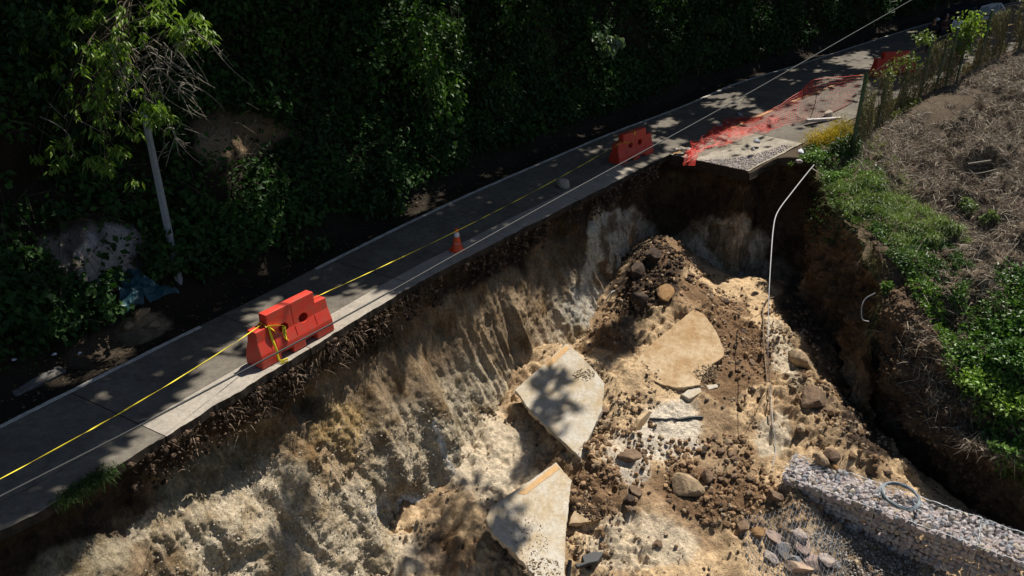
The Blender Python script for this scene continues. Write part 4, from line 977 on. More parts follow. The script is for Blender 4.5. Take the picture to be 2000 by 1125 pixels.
# ================================================================== gabion wall
gd = np.array([.83, -.56, 0]); gd /= np.linalg.norm(gd); gn = np.array([.56, .83, 0]); gn /= np.linalg.norm(gn)   # along, and back into the slope
g0 = np.array([6.30, 14.2, -4.62])
def wire_lattice(c, a, b, la, lb, cell, r):
    """hexagon-like twisted wire netting drawn as two sets of crossing wires on the face c + a*la x b*lb"""
    parts = []; n1_ = int((la + lb) / cell)
    for k in range(n1_):
        for sgn in (1, -1):
            u0 = k * cell - lb if sgn > 0 else k * cell
            p = []
            for w in np.linspace(0, lb, 9):
                u = u0 + w if sgn > 0 else u0 - w
                if 0 <= u <= la: p.append(c + a * u + b * w + np.cross(a, b) * (.006 + .012 * math.sin(u * 31 + w * 17)))
            if len(p) > 1: parts.append(tube_mesh(p, r, 3))
    return parts
glabels = ['gabion basket partly buried in sand at the left end of the retaining wall', 'gabion basket with the wire coil lying on its pinkish stones', 'third gabion basket from the buried end, cut by the right edge of the photo', 'gabion basket beyond the right edge of the photo']
rgab = np.random.default_rng(41)
def floor_at(p): return float(floor_z(p[0], p[1]))
for gi in range(4):
    base = g0 + gd * (gi * 1.985); root = empty('gabion_basket', base, math.atan2(gd[1], gd[0]))
    tag(root, glabels[gi], 'gabion', 'gabion baskets of the retaining wall')
    L_, Dp, Hh = 1.98, .92, 1.0
    fill = []; V0 = np.array([v.co[:] for v in crumb_me.vertices]); F0 = np.array([list(p.vertices) for p in crumb_me.polygons])
    for _ in range(420):
        ft = rgab.random() < .55; c_ = np.array([rgab.random() * L_, rgab.random() * Dp, Hh - .13]) if ft else np.array([rgab.random() * L_, .13, rgab.random() * (Hh - .1)])
        fill.append((V0 * (.13 + .08 * rgab.random()) + c_, F0))
    V, F = merge(fill); link('stone_fill', mesh_np('stone_fill', V, F, M['stoneB'], smooth_=False), root)['kind'] = 'stuff'
    cnt = 0
    def stone(x, y, z, s, fl):
        k = 'AABCAD'[rgab.integers(6)]; k = k if fl else 'EEFF'[rgab.integers(4)] if False else k; o = bpy.data.objects.new('stone', ST[k][rgab.integers(5)]); COL.objects.link(o); o.parent = root
        o.location = (x, y, z); o.scale = (s * (.9 + .35 * rgab.random()), s * (.8 + .3 * rgab.random()), s * (.8 + .3 * rgab.random()))
        o.rotation_euler = tuple(rgab.random(3) * 6.28 * np.array([.15, .15, 1])) if fl else (0, rgab.random() * 6.28, (rgab.random() - .5) * .3)
        if not fl: o.scale = (o.scale[0], o.scale[1] * .55, o.scale[2] * 1.15)
    dx = .124
    for i in range(16):
        for j in range(8):
            stone(.07 + i * dx + (rgab.random() - .5) * .05, .06 + j * .115 + (rgab.random() - .5) * .05, Hh - .06 + (rgab.random() - .5) * .08 + .05 * math.sin(i * .7 + gi * 2) * math.sin(j * .8), .15 + .07 * rgab.random(), True)
    for i in range(16):
        for j in range(8):
            stone(.07 + i * dx + (rgab.random() - .5) * .05, .06 + (rgab.random() - .5) * .02, .06 + j * .118 + (rgab.random() - .5) * .04, .13 + .09 * rgab.random(), False)
    if gi == 0:
        for i in range(7):
            for j in range(7): stone(.05, .1 + i * .12, .08 + j * .13, .16, False)
    ex, ey, ez = np.eye(3)
    parts = wire_lattice(np.array([0, 0, Hh + .055]), ex, ey, L_, Dp, .13, .002)
    parts += wire_lattice(np.array([0, -.045, 0.]), ex, ez, L_, Hh, .14, .0014)
    V, F = merge(parts); link('wire_netting', mesh_np('wire_netting', V, F, M['wire'], smooth_=False), root)
    cr = [(0, -.04, Hh + .02), (L_, -.04, Hh + .02), (L_, Dp, Hh + .02), (0, Dp, Hh + .02), (0, -.04, Hh + .02)]
    ed = []
    for a, b in zip(cr[:-1], cr[1:]):
        q_ = np.linspace(0, 1, 24)[:, None]; L0 = np.array(a) * (1 - q_) + np.array(b) * q_; L0 += (rgab.random((24, 3)) - .5) * .03; ed.append(tube_mesh(L0, .007, 5))
    for xx in (0, L_):
        q_ = np.linspace(0, 1, 8)[:, None]; ed.append(tube_mesh(np.array([xx, -.05, 0]) * (1 - q_) + np.array([xx, -.05, Hh]) * q_, .008, 5))
        for _ in range(14):                              # lacing wire along the joint
            p0 = np.array([xx, rgab.random() * Dp, Hh + .05]); ed.append(tube_mesh([p0, p0 + (rgab.random(3) - .5) * np.array([.14, .2, .08]), p0 + (rgab.random(3) - .5) * np.array([.16, .3, .06])], .004, 4))
    V, F = merge(ed); link('edge_wire', mesh_np('edge_wire', V, F, M['wire']), root)
# coil of wire on the second basket
cc = at(1757, 972, -3.42); coil = empty('wire_coil', cc); tag(coil, 'coil of grey wire lying on top of the gabion stones', 'wire coil')
for k in range(26):
    th = np.linspace(0, 2 * math.pi, 56, endpoint=False); R_ = .36 + .055 * rgab.random(); e = rgab.random(4)
    z = .03 + .05 * rgab.random() + .02 * np.sin(th * 2 + e[0] * 6); x = R_ * np.cos(th) + .02 * e[1]; y = R_ * (1 + .02 * np.sin(th * 3 + e[2] * 6)) * np.sin(th) + .02 * e[3]
    tube('wire_turn', np.stack([x, y, z], -1), .0065, M['coil'], coil, 5, True)
coil.rotation_euler = (math.radians(5), math.radians(4), 0)
STN = {}
for i_, (k_, c_) in enumerate([('A', (.33, .28, .27)), ('B', (.30, .22, .20)), ('C', (.38, .27, .20)), ('D', (.16, .18, .21))]):
    m_ = plain_mat('netted_stone_' + k_.lower(), c_, .9, .3, 7, bmp=.04, dirt=(.36, .28, .20), dscale=5); STN[k_] = [rock_mesh('netted_stone_' + k_.lower(), 190 + 10 * i_ + j_, m_, 3, .75, .48) for j_ in range(3)]
# netted heap of grey and purple stones in front
for i, (px, py, s, k, lab) in enumerate([(1528, 1070, 50, 'D', 'blue grey angular stone in the middle of the netted heap'), (1550, 1088, 36, 'D', 'smaller blue grey stone below the blue grey one in the netted heap'), (1518, 1048, 44, 'B', 'pinkish stone at the top left of the netted heap'),
     (1555, 1045, 44, 'A', 'pale mauve stone at the top right of the netted heap'), (1566, 1065, 46, 'B', 'pinkish stone right of the blue grey stone in the netted heap'), (1562, 1104, 52, 'C', 'orange tinted stone at the bottom of the netted heap'),
     (1505, 1085, 38, 'A', 'pale stone at the left of the netted heap'), (1618, 1092, 40, 'A', 'mauve stone lying alone to the right of the netted heap'), (1590, 1095, 36, 'B', 'pinkish stone between the netted heap and the lone mauve stone'), (1635, 1103, 18, 'D', 'small grey stone beside the lone mauve stone')]):
    p = floor_hit(px, py + 5); put_rock(STN[k][i % 3], p, 1.05 * s * dist_of(p) / FPX, 'netted_stone', lab, 'stone', 'stones under the loose wire netting', sink=.30, rng=rr)
nc = floor_hit(1550, 1075); parts = []
for (u, v, a_) in [((1, 0, 0), (0, 1, 0), 0)]:
    for k in range(26):
        for sgn in (1, -1):
            p = []
            for w in np.linspace(-.8, .8, 22):
                x = (k - 13) * .1 + sgn * w * .6; y = w
                if abs(x) < 1.1: 
                    fz = floor_z(nc[0] + x, nc[1] + y, True); bumpz = .16 * math.exp(-(x * x * 2.2 + y * y * 5)) + .05
                    p.append([nc[0] + x, nc[1] + y, fz + bumpz + .05])
            if len(p) > 2: parts.append(tube_mesh(p, .004, 3))
V, F = merge(parts); o = link('loose_netting', mesh_np('loose_netting', V, F, M['wire'], smooth_=False)); tag(o, 'loose sheet of wire netting draped over big stones below the gabion wall', 'wire netting')
Pg, _ = PF.pick(2600, rr, poly=[(1590, 1040), (1660, 1030), (1720, 1060), (1840, 1110), (1860, 1130), (1600, 1130), (1640, 1090), (1580, 1060)])
rocks_stuff(Pg, .02 + .06 * rr.random(len(Pg)) ** 2.5, 'gravel', M['earth'], 'grey and tan gravel scattered on the brown ground in front of the gabion wall', 'gravel', ((.22, .19, .16), (.46, .42, .38)), rr, crumb_me)

# ================================================================== plastic road barriers
def barrier_mesh():
    Lh, Ht = .90, 1.14
    xs = [-.90, -.58, -.45, -.15, .15, .45, .58, .90]; zs = [0, .17, .32, .60, .86, 1.14]
    def hw(z): return float(np.interp(z, [0, .17, .32, .60, .86, 1.14], [.25, .25, .235, .15, .125, .105]))
    def ex(x, z): return x * (1 - .055 * z) if abs(x) > .8 else x
    def solid(i, j):
        if j == 4 and (i == 0 or i == 6): return False
        if j == 0 and i in (2, 4): return False
        return True
    bm = bmesh.new(); vc = {}
    def v(i, j, s):
        k = (i, j, s)
        if k not in vc: vc[k] = bm.verts.new((ex(xs[i], zs[j]), s * hw(zs[j]), zs[j]))
        return vc[k]
    for i in range(7):
        for j in range(5):
            if not solid(i, j): continue
            bm.faces.new([v(i, j, -1), v(i + 1, j, -1), v(i + 1, j + 1, -1), v(i, j + 1, -1)])
            bm.faces.new([v(i, j, 1), v(i, j + 1, 1), v(i + 1, j + 1, 1), v(i + 1, j, 1)])
            for (di, dj, a, b) in ((-1, 0, (i, j), (i, j + 1)), (1, 0, (i + 1, j), (i + 1, j + 1)), (0, -1, (i, j), (i + 1, j)), (0, 1, (i, j + 1), (i + 1, j + 1))):
                ni, nj = i + di, j + dj
                if not (0 <= ni < 7 and 0 <= nj < 5 and solid(ni, nj)):
                    bm.faces.new([v(*a, -1), v(*b, -1), v(*b, 1), v(*a, 1)])
    bmesh.ops.recalc_face_normals(bm, faces=bm.faces)
    bmesh.ops.dissolve_limit(bm, angle_limit=.01, verts=bm.verts[:], edges=bm.edges[:])
    sharp = [e for e in bm.edges if len(e.link_faces) == 2 and e.calc_face_angle() > .2]
    bmesh.ops.bevel(bm, geom=sharp, offset=.018, segments=2, affect='EDGES', profile=.6)
    me = bpy.data.meshes.new('barrier_body'); bm.to_mesh(me); bm.free()
    tmp = bpy.data.objects.new('tmp', me); COL.objects.link(tmp)
    cb = bmesh.new()
    for x in (-.24, .24):
        bmesh.ops.create_cone(cb, cap_ends=True, segments=20, radius1=.115, radius2=.115, depth=1.2, matrix=Matrix.Translation((x, 0, .66)) @ Matrix.Rotation(math.pi / 2, 4, 'X'))
    cm = bpy.data.meshes.new('cut'); cb.to_mesh(cm); cb.free(); cu = bpy.data.objects.new('cut', cm); COL.objects.link(cu)
    gb = bmesh.new()
    for s in (-1, 1):
        for x in (-.5, 0, .5):
            bmesh.ops.create_cube(gb, size=1, matrix=Matrix.Translation((x, s * .197, .455)) @ Matrix.Rotation(math.atan2(.085, .28) * s, 4, 'X') @ Matrix.Diagonal((.022, .026, .24, 1)))
            if x == 0: bmesh.ops.create_cube(gb, size=1, matrix=Matrix.Translation((x, s * .133, .85)) @ Matrix.Rotation(math.atan2(.045, .54) * s, 4, 'X') @ Matrix.Diagonal((.022, .026, .48, 1)))
    gm = bpy.data.meshes.new('cut2'); gb.to_mesh(gm); gb.free(); gu = bpy.data.objects.new('cut2', gm); COL.objects.link(gu)
    for c in (cu, gu):
        m = tmp.modifiers.new('b', 'BOOLEAN'); m.operation = 'DIFFERENCE'; m.object = c; m.solver = 'EXACT'
    bpy.context.view_layer.update(); dg = bpy.context.evaluated_depsgraph_get()
    out = bpy.data.meshes.new_from_object(tmp.evaluated_get(dg)); out.name = 'barrier_body'
    for o in (tmp, cu, gu): bpy.data.objects.remove(o)
    out.materials.clear(); out.materials.append(M['red']); return out
bme = barrier_mesh()
def ribbon(name, pts, w, mat, parent=None, twist=0.0, tw0=0.0, nz=0, n=60, th=.002):
    P = crom(np.array(pts, float), n); T = np.gradient(P, axis=0); T /= np.linalg.norm(T, axis=1)[:, None] + 1e-9
    a = np.cross(T, [0, 0, 1.0]); a /= np.linalg.norm(a, axis=1)[:, None] + 1e-9; b = np.cross(a, T)
    L = np.r_[0, np.cumsum(np.linalg.norm(np.diff(P, axis=0), axis=1))]
    an = tw0 + twist * L + nz * (fbm(np.stack([L * .9, L * 0, L * 0 + tw0], -1), 3, 5) - .5)
    W_ = (np.cos(an)[:, None] * b + np.sin(an)[:, None] * a) * w / 2; Nn = np.cross(T, W_); Nn /= np.linalg.norm(Nn, axis=1)[:, None] + 1e-9
    V = np.stack([P - W_, P + W_, P + W_ + Nn * th, P - W_ + Nn * th], 1).reshape(-1, 3)
    i = np.arange(n * 4).reshape(n, 4); F = np.concatenate([np.stack([i[:-1, k], i[:-1, (k + 1) % 4], i[1:, (k + 1) % 4], i[1:, k]], -1) for k in range(4)])
    return link(name, mesh_np(name, V, F, mat), parent)
def flat_text(name, txt, size, mat, parent, Mx):
    cu = bpy.data.curves.new(name, 'FONT'); cu.body = txt; cu.size = size; cu.extrude = .0008; cu.align_x = 'CENTER'; cu.align_y = 'CENTER'; cu.resolution_u = 3
    t = bpy.data.objects.new('t', cu); COL.objects.link(t); bpy.context.view_layer.update()
    me = bpy.data.meshes.new_from_object(t.evaluated_get(bpy.context.evaluated_depsgraph_get())); bpy.data.objects.remove(t)
    me.materials.clear(); me.materials.append(mat); me.transform(Mx); return link(name, me, parent)
def barrier(pA, pB, zr, label):
    A_, B_ = np.array(pA), np.array(pB); c = (A_ + B_) / 2; ang = math.atan2(B_[1] - A_[1], B_[0] - A_[0])
    pitch = math.atan2(B_[2] - A_[2], np.linalg.norm((B_ - A_)[:2]))
    root = empty('plastic_barrier', c, ang); root.rotation_euler = (0, -pitch, ang); tag(root, label, 'barrier', 'red plastic barriers on the road')
    root.scale = (1.09, .96, .89); link('barrier_body', bme, root); return root
def base_pts(c0, c1): return c0, c1
B1a, B1b = at(512, 708, .02), at(626, 645, .02)
d1 = (B1b - B1a); d1 /= np.linalg.norm(d1); c1 = (B1a + B1b) / 2
b1 = barrier(c1 - d1 * .9, c1 + d1 * .9, 0, 'near red plastic barrier with yellow tape knotted round it, beside the sunlit road edge')
z2 = .42; B2a, B2b = at(1203, 322, .40), at(1262, 300, .46); d2 = B2b - B2a; d2 /= np.linalg.norm(d2); c2 = (B2a + B2b) / 2
b2 = barrier(c2 - d2 * .9, c2 + d2 * .9, 0, 'red plastic barrier further up the road, where the yellow tape ends')
c3 = at(1742, 148, 1.95); d3 = np.array([.78, .60, .05]); d3 = np.array([.97, .22, .02]); d3 /= np.linalg.norm(d3)
b3 = barrier(c3 - d3 * .9, c3 + d3 * .9, 0, 'red plastic barrier half hidden behind the overgrown end of the fence')
def bl(root, x, y, z):
    bpy.context.view_layer.update(); return np.array(root.matrix_world @ Vector((x, y, z)))
# tape wraps (parts of the barrier would move with it)
hole1 = (-.24, -.155, .66)
ribbon('knotted_tape', [(-.60, -.13, .87), (-.46, -.16, .84), (-.35, -.165, .78), (-.24, -.16, .72)], .06, M['tape'], b1, 3, .3)
ribbon('hanging_tape', [(-.57, -.15, .86), (-.57, -.20, .60), (-.56, -.27, .30), (-.55, -.285, .10), (-.52, -.30, .02), (-.40, -.34, .012), (-.46, -.42, .012), (-.58, -.36, .012)], .045, M['tape'], b1, 1.5, 1.4, 1.5)
ribbon('hanging_tape', [(-.55, -.15, .86), (-.50, -.19, .76), (-.46, -.20, .66)], .06, M['tape'], b1, 1, 1.5)
ribbon('knotted_tape', [(-.62, .10, .90), (-.595, 0, .93), (-.60, -.13, .87)], .05, M['tape'], b1, 3, .3)
lt = ribbon('lettered_tape', [(-.25, -.165, .70), (-.27, -.185, .60), (-.28, -.21, .50), (-.27, -.235, .42), (-.24, -.245, .37)], .075, M['tape'], b1, 0, 1.57)
tl = math.atan2(.09, .36)
flat_text('tape_lettering', 'CION', .10, M['tapedark'], b1, Matrix.Translation((-.272, -.222, .52)) @ Matrix.Rotation(math.pi / 2 - .24, 4, 'X') @ Matrix.Rotation(math.pi / 2, 4, 'Z'))
ribbon('knotted_tape', [(-.58, -.13, .87), (-.42, -.165, .82), (-.24, -.16, .72)], .03, M['tape'], b2, 3, .3)
ribbon('hanging_tape', [(-.05, .10, 1.15), (-.04, -.12, 1.15), (-.03, -.125, 1.0)], .04, M['tape'], b2, 0, 1.5)
# long warning tape, twisting in the air
def long_tape(p0, p1, sag, label, tw0, n=900):
    q_ = np.linspace(0, 1, 24)[:, None]; P = np.array(p0) * (1 - q_) + np.array(p1) * q_; P[:, 2] -= (4 * q_ * (1 - q_))[:, 0] * sag
    o = ribbon('warning_tape', P, .021, M['tape'], None, 2.3, tw0, 7.0, n); tag(o, label, 'warning tape', 'yellow warning tape along the road'); return P
t1e = bl(b1, -.60, 0, .90); t1s = atd(-160, 1018, 9.2)
PT = long_tape(t1s, t1e, .12, 'yellow warning tape running from the left edge to the near barrier', .2)
t2s = bl(b1, .62, .02, .9); t2e = bl(b2, -.56, -.05, .87)
long_tape(t2s, t2e, .16, 'yellow warning tape stretched between the near barrier and the one up the road', 1.2)
# lettering on the wide, face-on stretches of tape
# overhead cable
def cable(name, pts, r, mat, label, cat='cable', n=160, seg=6):
    P = crom(np.array(pts), n); o = tube(name, P, r, mat, None, seg); tag(o, label, cat); return o
def linepts(imgs, t0, t1):
    X_ = np.array([p[0] for p in imgs], float); w = (X_ - X_[0]) / (X_[-1] - X_[0]); it = (1 / t0) * (1 - w) + (1 / t1) * w
    return [atd(p[0], p[1], 1 / k) for p, k in zip(imgs, it)]
cable('overhead_cable', linepts([(-250, 1099), (0, 970), (250, 843), (500, 711), (700, 604), (880, 503), (1080, 392), (1300, 272), (1480, 172), (1640, 80), (1780, 0), (1900, -70)], 6.2, 24), .0105, M['cable'],
      'long black cable hanging in the air along the whole road')
# ------------------------------------------------------------------ traffic cone
cb_ = at(893, 489, .10); cone = empty('traffic_cone', cb_, .4); tag(cone, 'small orange traffic cone with one white band standing on the shaded lane', 'traffic cone')
def lathe(name, prof_, seg, mat, parent, cap=True):
    P = np.array(prof_); th = np.arange(seg) * 2 * math.pi / seg
    V = np.stack([P[:, 0][:, None] * np.cos(th), P[:, 0][:, None] * np.sin(th), P[:, 1][:, None] + 0 * th], -1).reshape(-1, 3)
    i = np.arange(len(P) * seg).reshape(len(P), seg); nx = np.roll(i, -1, 1)
    F = np.stack([i[:-1], nx[:-1], nx[1:], i[1:]], -1).reshape(-1, 4)
    return link(name, mesh_np(name, V, F, mat), parent)
lathe('cone_body', [(.165, .028), (.155, .035), (.142, .06), (.100, .27), (.075, .40)], 24, M['cone'], cone)
lathe('white_band', [(.0755, .40), (.078, .402), (.056, .52), (.053, .522)], 24, M['white'], cone)
lathe('cone_tip', [(.053, .52), (.046, .585), (.048, .60), (.040, .618), (.02, .622), (.018, .60), (.0, .60)], 24, M['cone'], cone)
bm = bmesh.new(); bmesh.ops.create_cube(bm, size=1, matrix=Matrix.Translation((0, 0, .017)) @ Matrix.Diagonal((.40, .40, .032, 1)))
bmesh.ops.bevel(bm, geom=[e for e in bm.edges if abs(e.verts[0].co.z - e.verts[1].co.z) > .01], offset=.07, segments=3, affect='EDGES'); bm_obj('cone_base', bm, M['cone'], cone)
ribbon('torn_sticker', [(-.10, -.105, .25), (-.05, -.125, .235), (0, -.132, .235), (.04, -.13, .245)], .03, M['white'], cone, 0, 1.57, 0, 10)
# ------------------------------------------------------------------ stones on the road
for (px, py, z, s, k, lab) in [(1101, 368, .3, 36, 'C', 'grey stone standing on the shaded lane between the cone and the far barrier'),
    (1443, 228, .98, 15, 'D', 'round grey stone on the road next to the thin upright rod'), (1420, 243, .9, 10, 'A', 'small stone left of the round grey stone by the net'),
    (1478, 280, .85, 16, 'D', 'dark stone lying on the bare slab below the orange net'), (1470, 296, .8, 13, 'A', 'small grey stone nearest the slab front edge'),
    (1617, 228, 1.25, 20, 'C', 'brown stone weighing down the foot of the orange net'), (1403, 250, .85, 14, 'D', 'grey stone under the crumpled orange net')]:
    p = at(px, py, z); p[2] = z + .02
    put_rock(STL[k][0 if k != 'D' else 1], p, s * dist_of(p) / FPX, 'road_stone', lab, 'stone', sink=.05, rng=rr)
p = at(1333, 296, .62)
for j, (dx, dy, s) in enumerate([(0, 0, .34), (.22, .1, .22), (-.2, .05, .2)]):
    put_rock(STL['A' if j else 'C'][j], p + np.array([dx, dy, 0]), s, 'road_stone', ['pale stone at the corner where the slab broke away', 'small stone right of the pale corner stone', 'small stone left of the pale corner stone'][j], 'stone', sink=.05, rng=rr)
o = cable('thin_rod', [at(1437, 222, 1.0), at(1447, 205, 1.0) + np.array([.12, 0, .35]), at(1454, 193, 1.0) + np.array([.2, 0, .55])], .008, M['rebar'], 'thin dark rod leaning up from the road by the round grey stone', 'rod', 8)
p = at(1563, 300, .87); put_rock(STL['A'][2], p, .26, 'litter_bag', 'crumpled white plastic bag at the right corner of the broken slab', 'bag', sink=.0, rng=rr).data = rock_mesh('bag_mesh', 77, M['bag'], 3, .5, .8)
p = at(1560, 318, .8); put_rock(STL['A'][1], p, .24, 'road_stone', 'pinkish stone just below the crumpled white bag', 'stone', sink=.05, rng=rr)
bk = at(1610, 236, 1.2); V, F = box_np((0, 0, .05), (1.5, .16, .1)); o = link('timber_board', mesh_np('timber_board', V, F, M['stoneA'], smooth_=False)); o.location = bk; o.rotation_euler = (0, 0, .25); tag(o, 'pale board lying along the foot of the orange net', 'board')
# gravel on the stub
sg = s_stub + 3.0 * rr.random(3600) ** 1.1; vg_ = .2 + .77 * rr.random(3600); kp = (vg_ > .9 - .55 * np.exp(-(sg - s_stub) * .9)) ; sg, vg_ = sg[kp], vg_[kp]
Pg = near_at(sg) * (1 - vg_[:, None]) + out_at(sg) * vg_[:, None]; Pg[:, 2] += .02
rocks_stuff(Pg, .02 + .045 * rr.random(len(Pg)), 'slab_gravel', M['earth'], 'grey gravel spilled on the corner of the broken slab', 'gravel', ((.38, .33, .32), (.60, .54, .52)), rr, crumb_me)
# ------------------------------------------------------------------ orange safety net
def net(name, top, bot, cell, r, label, crumple=0.0, n=None):
    T_ = crom(np.array(top, float), 200); B_ = crom(np.array(bot, float), 200); L = np.linalg.norm(np.diff(T_, axis=0), axis=1).sum(); Hn = np.mean(np.linalg.norm(T_ - B_, axis=1))
    nu, nv = int(L / cell), max(4, int(Hn / cell)) if n is None else n
    u = np.linspace(0, 199, nu * 3); U0 = np.floor(u).astype(int)
    parts = []
    def S(u_, v_):
        a = np.stack([np.interp(u_, np.arange(200), T_[:, k]) for k in range(3)], -1); b = np.stack([np.interp(u_, np.arange(200), B_[:, k]) for k in range(3)], -1)
        P = a * (1 - v_)[:, None] + b * v_[:, None]
        if crumple: P = P + (np.stack([fbm(P * 2.5 + k * 7 + v_[:, None] * 3, 3, 150 + k) for k in range(3)], -1) - .5) * crumple * np.array([1, 1, 1.0])
        P[:, 2] = np.maximum(P[:, 2], np.minimum(a[:, 2], b[:, 2]) - .02) if crumple else P[:, 2]
        return P
    for k in range(nv + 1): parts.append(tube_mesh(S(u, np.full(len(u), k / nv)), r * (1.6 if k in (0, nv) else 1), 3))
    for k in range(nu + 1): 
        w = np.linspace(0, 1, 10 if not crumple else 24); parts.append(tube_mesh(S(np.full(len(w), k * 199.0 / nu), w), r, 3))
    V, F = merge(parts); o = link(name, mesh_np(name, V, F, M['net'], smooth_=False)); tag(o, label, 'safety net'); return o
zt = 1.1
nb_ = [at(1384, 262, .82), at(1440, 262, .85), at(1500, 250, .98), at(1560, 240, 1.1), at(1620, 226, 1.25), at(1665, 205, 1.45)]
nt_ = [at(1384, 262, .82) + [0, 0, .12], at(1440, 240, .9) + [0, .1, .12], at(1500, 238, .98) + [0, 0, .45], at(1560, 222, 1.12) + [0, 0, .95], at(1606, 216, 1.25) + [0, 0, 1.35], at(1672, 200, 1.45) + [0, 0, 1.05]]
nt_[4] = nb_[4] * .4 + nb_[3] * .6 + np.array([0, .3, 1.45]); 
net('safety_net', nt_, nb_, .10, .0045, 'red orange plastic safety net standing upright beside the fence end', 0.10)
net('fallen_safety_net', [at(1345, 306, .65) + [0, 0, .08], at(1352, 285, .66) + [0, 0, .1], at(1385, 262, .75) + [0, 0, .12], at(1418, 236, .9) + [0, 0, .1], at(1465, 236, .95) + [0, 0, .1], at(1515, 232, 1.0) + [0, 0, .15]],
    [at(1340, 318, .62) + [0, 0, .02], at(1375, 296, .66) + [0, 0, .05], at(1420, 285, .75) + [0, 0, .05], at(1455, 268, .85) + [0, 0, .05], at(1500, 258, .92) + [0, 0, .05], at(1530, 246, 1.0) + [0, 0, .05]], 0.065, .0042, 'crumpled red orange safety net lying across the slab to the broken edge', .34)
net('net_end', [at(1338, 300, .70) + [0, 0, .05], at(1366, 296, .68) + [0, 0, .04]], [at(1334, 322, .45), at(1357, 322, .50)], .04, .005, 'bunched bright end of the orange net hanging over the slab edge', .1, 14)
o = cable('net_stake', [nt_[4] + np.array([0, 0, .06]), nt_[4] * .5 + nb_[4] * .3 + nb_[3] * .2, np.array([nt_[4][0] - .05, nt_[4][1] - .25, 1.1])], .013, M['rebar'], 'thin dark stake holding up the middle of the orange net', 'stake', 8)
# ------------------------------------------------------------------ hose over the slope
hp = [at(1590, 322, .75), atd(1575, 340, 24.3), atd(1545, 378, 23.4), atd(1520, 412, 22.8), atd(1512, 435, 22.4), atd(1506, 500, 21.4), atd(1501, 600, 20.2), atd(1500, 700, 19.4)]
hp += [floor_hit(1503, 760) + np.array([0, 0, .08]), floor_hit(1509, 830) + np.array([0, 0, .04]), floor_hit(1514, 880) + np.array([0, 0, .04]), floor_hit(1508, 915) + np.array([0, 0, .03])]
fl_ = [floor_hit(1500, 700), ]
cable('grey_hose', hp, np.r_[np.full(60, .018), np.linspace(.018, .010, 40), np.full(60, .009)], M['hose'], 'pale grey hose hanging from the grass edge down over the collapse', 'hose', 160, 8)
cable('dark_cable', [floor_hit(1570, 558) + [0, 0, .06], floor_hit(1530, 578) + [0, 0, .06], floor_hit(1496, 590) + [0, 0, .04], floor_hit(1490, 640) + [0, 0, .06], floor_hit(1493, 700) + [0, 0, .06], floor_hit(1500, 770) + [0, 0, .06], floor_hit(1507, 840) + [0, 0, .04]], .02, M['root'], 'dark brown cable lying on the sand beside the grey hose', 'cable')
# pale root on the cliff, beside the mound
def wall_hit(px, py):
    i = np.argmin((PW.px - px) ** 2 + (PW.py - py) ** 2 + 0 * PW.px); return PW.G[i] + PW.n[i] * .03
cable('pale_root', [floor_hit(1183, 592) + [0, 0, .05], floor_hit(1195, 578) + [0, 0, .1], wall_hit(1213, 566) + [.1, -.1, 0], wall_hit(1222, 548) + [.1, -.1, 0], wall_hit(1230, 525) + [.1, -.1, 0], wall_hit(1240, 510) + [.1, -.1, 0]], .022, M['hose'], 'pale root curving up the white cliff left of the mound', 'root')
cable('bent_root', [atd(1710, 572, 19.4), atd(1690, 584, 19.5), atd(1683, 600, 19.5), atd(1685, 624, 19.6), atd(1697, 628, 19.6)], .014, M['hose'], 'thin pale root looping over the dark gap at the right', 'root')
cable('bare_stick', [at(1587, 330, .8), at(1600, 338, .8), at(1608, 342, .72)], .02, M['twig'], 'short curved bare stick at the top of the hose', 'stick', 20)
p0, p1 = at(1888, 330, 1.0), at(1932, 326, 1.1)
cable('bare_stick', [p0 + [0, 0, .16], (p0 + p1) / 2 + [0, 0, .18], p1 + [0, 0, .2]], .03, M['twig'], 'thick pale stick lying on the mulch on the right slope', 'stick', 20)
cable('bare_stick', [at(1945, 340, 1) + [0, 0, .15], at(1905, 345, 1) + [0, 0, .1], at(1880, 340, 1) + [0, 0, .05]], .012, M['twig'], 'thin stick just below the thick pale stick', 'stick', 20)
# ------------------------------------------------------------------ light pole
pb = at(352, 562, .25); pole = empty('utility_pole', pb); tag(pole, 'pale grey concrete pole rising from the bank behind the road', 'pole')
V, F = [], None
hh_ = np.linspace(-.2, 4.1, 30); wv = np.interp(hh_, [0, 4.1], [.074, .056])
Vp = np.stack([np.stack([wv * sx, wv * sy, hh_], -1) for sx, sy in ((-1, -.7), (-.7, -1), (.7, -1), (1, -.7), (1, .7), (.7, 1), (-.7, 1), (-1, .7))], 1)
i = np.arange(30 * 8).reshape(30, 8); nx = np.roll(i, -1, 1); F = np.stack([i[:-1], nx[:-1], nx[1:], i[1:]], -1).reshape(-1, 4)
link('pole_shaft', mesh_np('pole_shaft', Vp.reshape(-1, 3), F, M['pole'], smooth_=False), pole)
# ------------------------------------------------------------------ tarp
def tarp(name, poly, zc, label, seed):
    q_ = np.array([atd(x, y, t) for x, y, t in poly]); n = 40
    u, v = np.meshgrid(np.linspace(0, 1, n), np.linspace(0, 1, n), indexing='ij'); u = u[..., None]; v = v[..., None]
    P = q_[0] * (1 - u) * (1 - v) + q_[1] * u * (1 - v) + q_[2] * u * v + q_[3] * (1 - u) * v
    d = (fbm(P * 3.0 + seed, 4, 160 + seed, .6) - .5); d2_ = 1 - np.abs(fbm(P * 2.0 + seed, 3, 170 + seed) * 2 - 1)
    P = P + np.array([.25, -.6, .75]) * (d * .42 + d2_ * .25)[..., None]
    P += (np.stack([fbm(P * 1.5 + k * 9 + seed, 3, 180) for k in range(3)], -1) - .5) * .5
    o = link(name, mesh_np(name, P.reshape(-1, 3), grid_faces(n, n), M['tarp'])); tag(o, label, 'tarp')
    m = o.modifiers.new('thickness', 'SOLIDIFY'); m.thickness = .006; return o
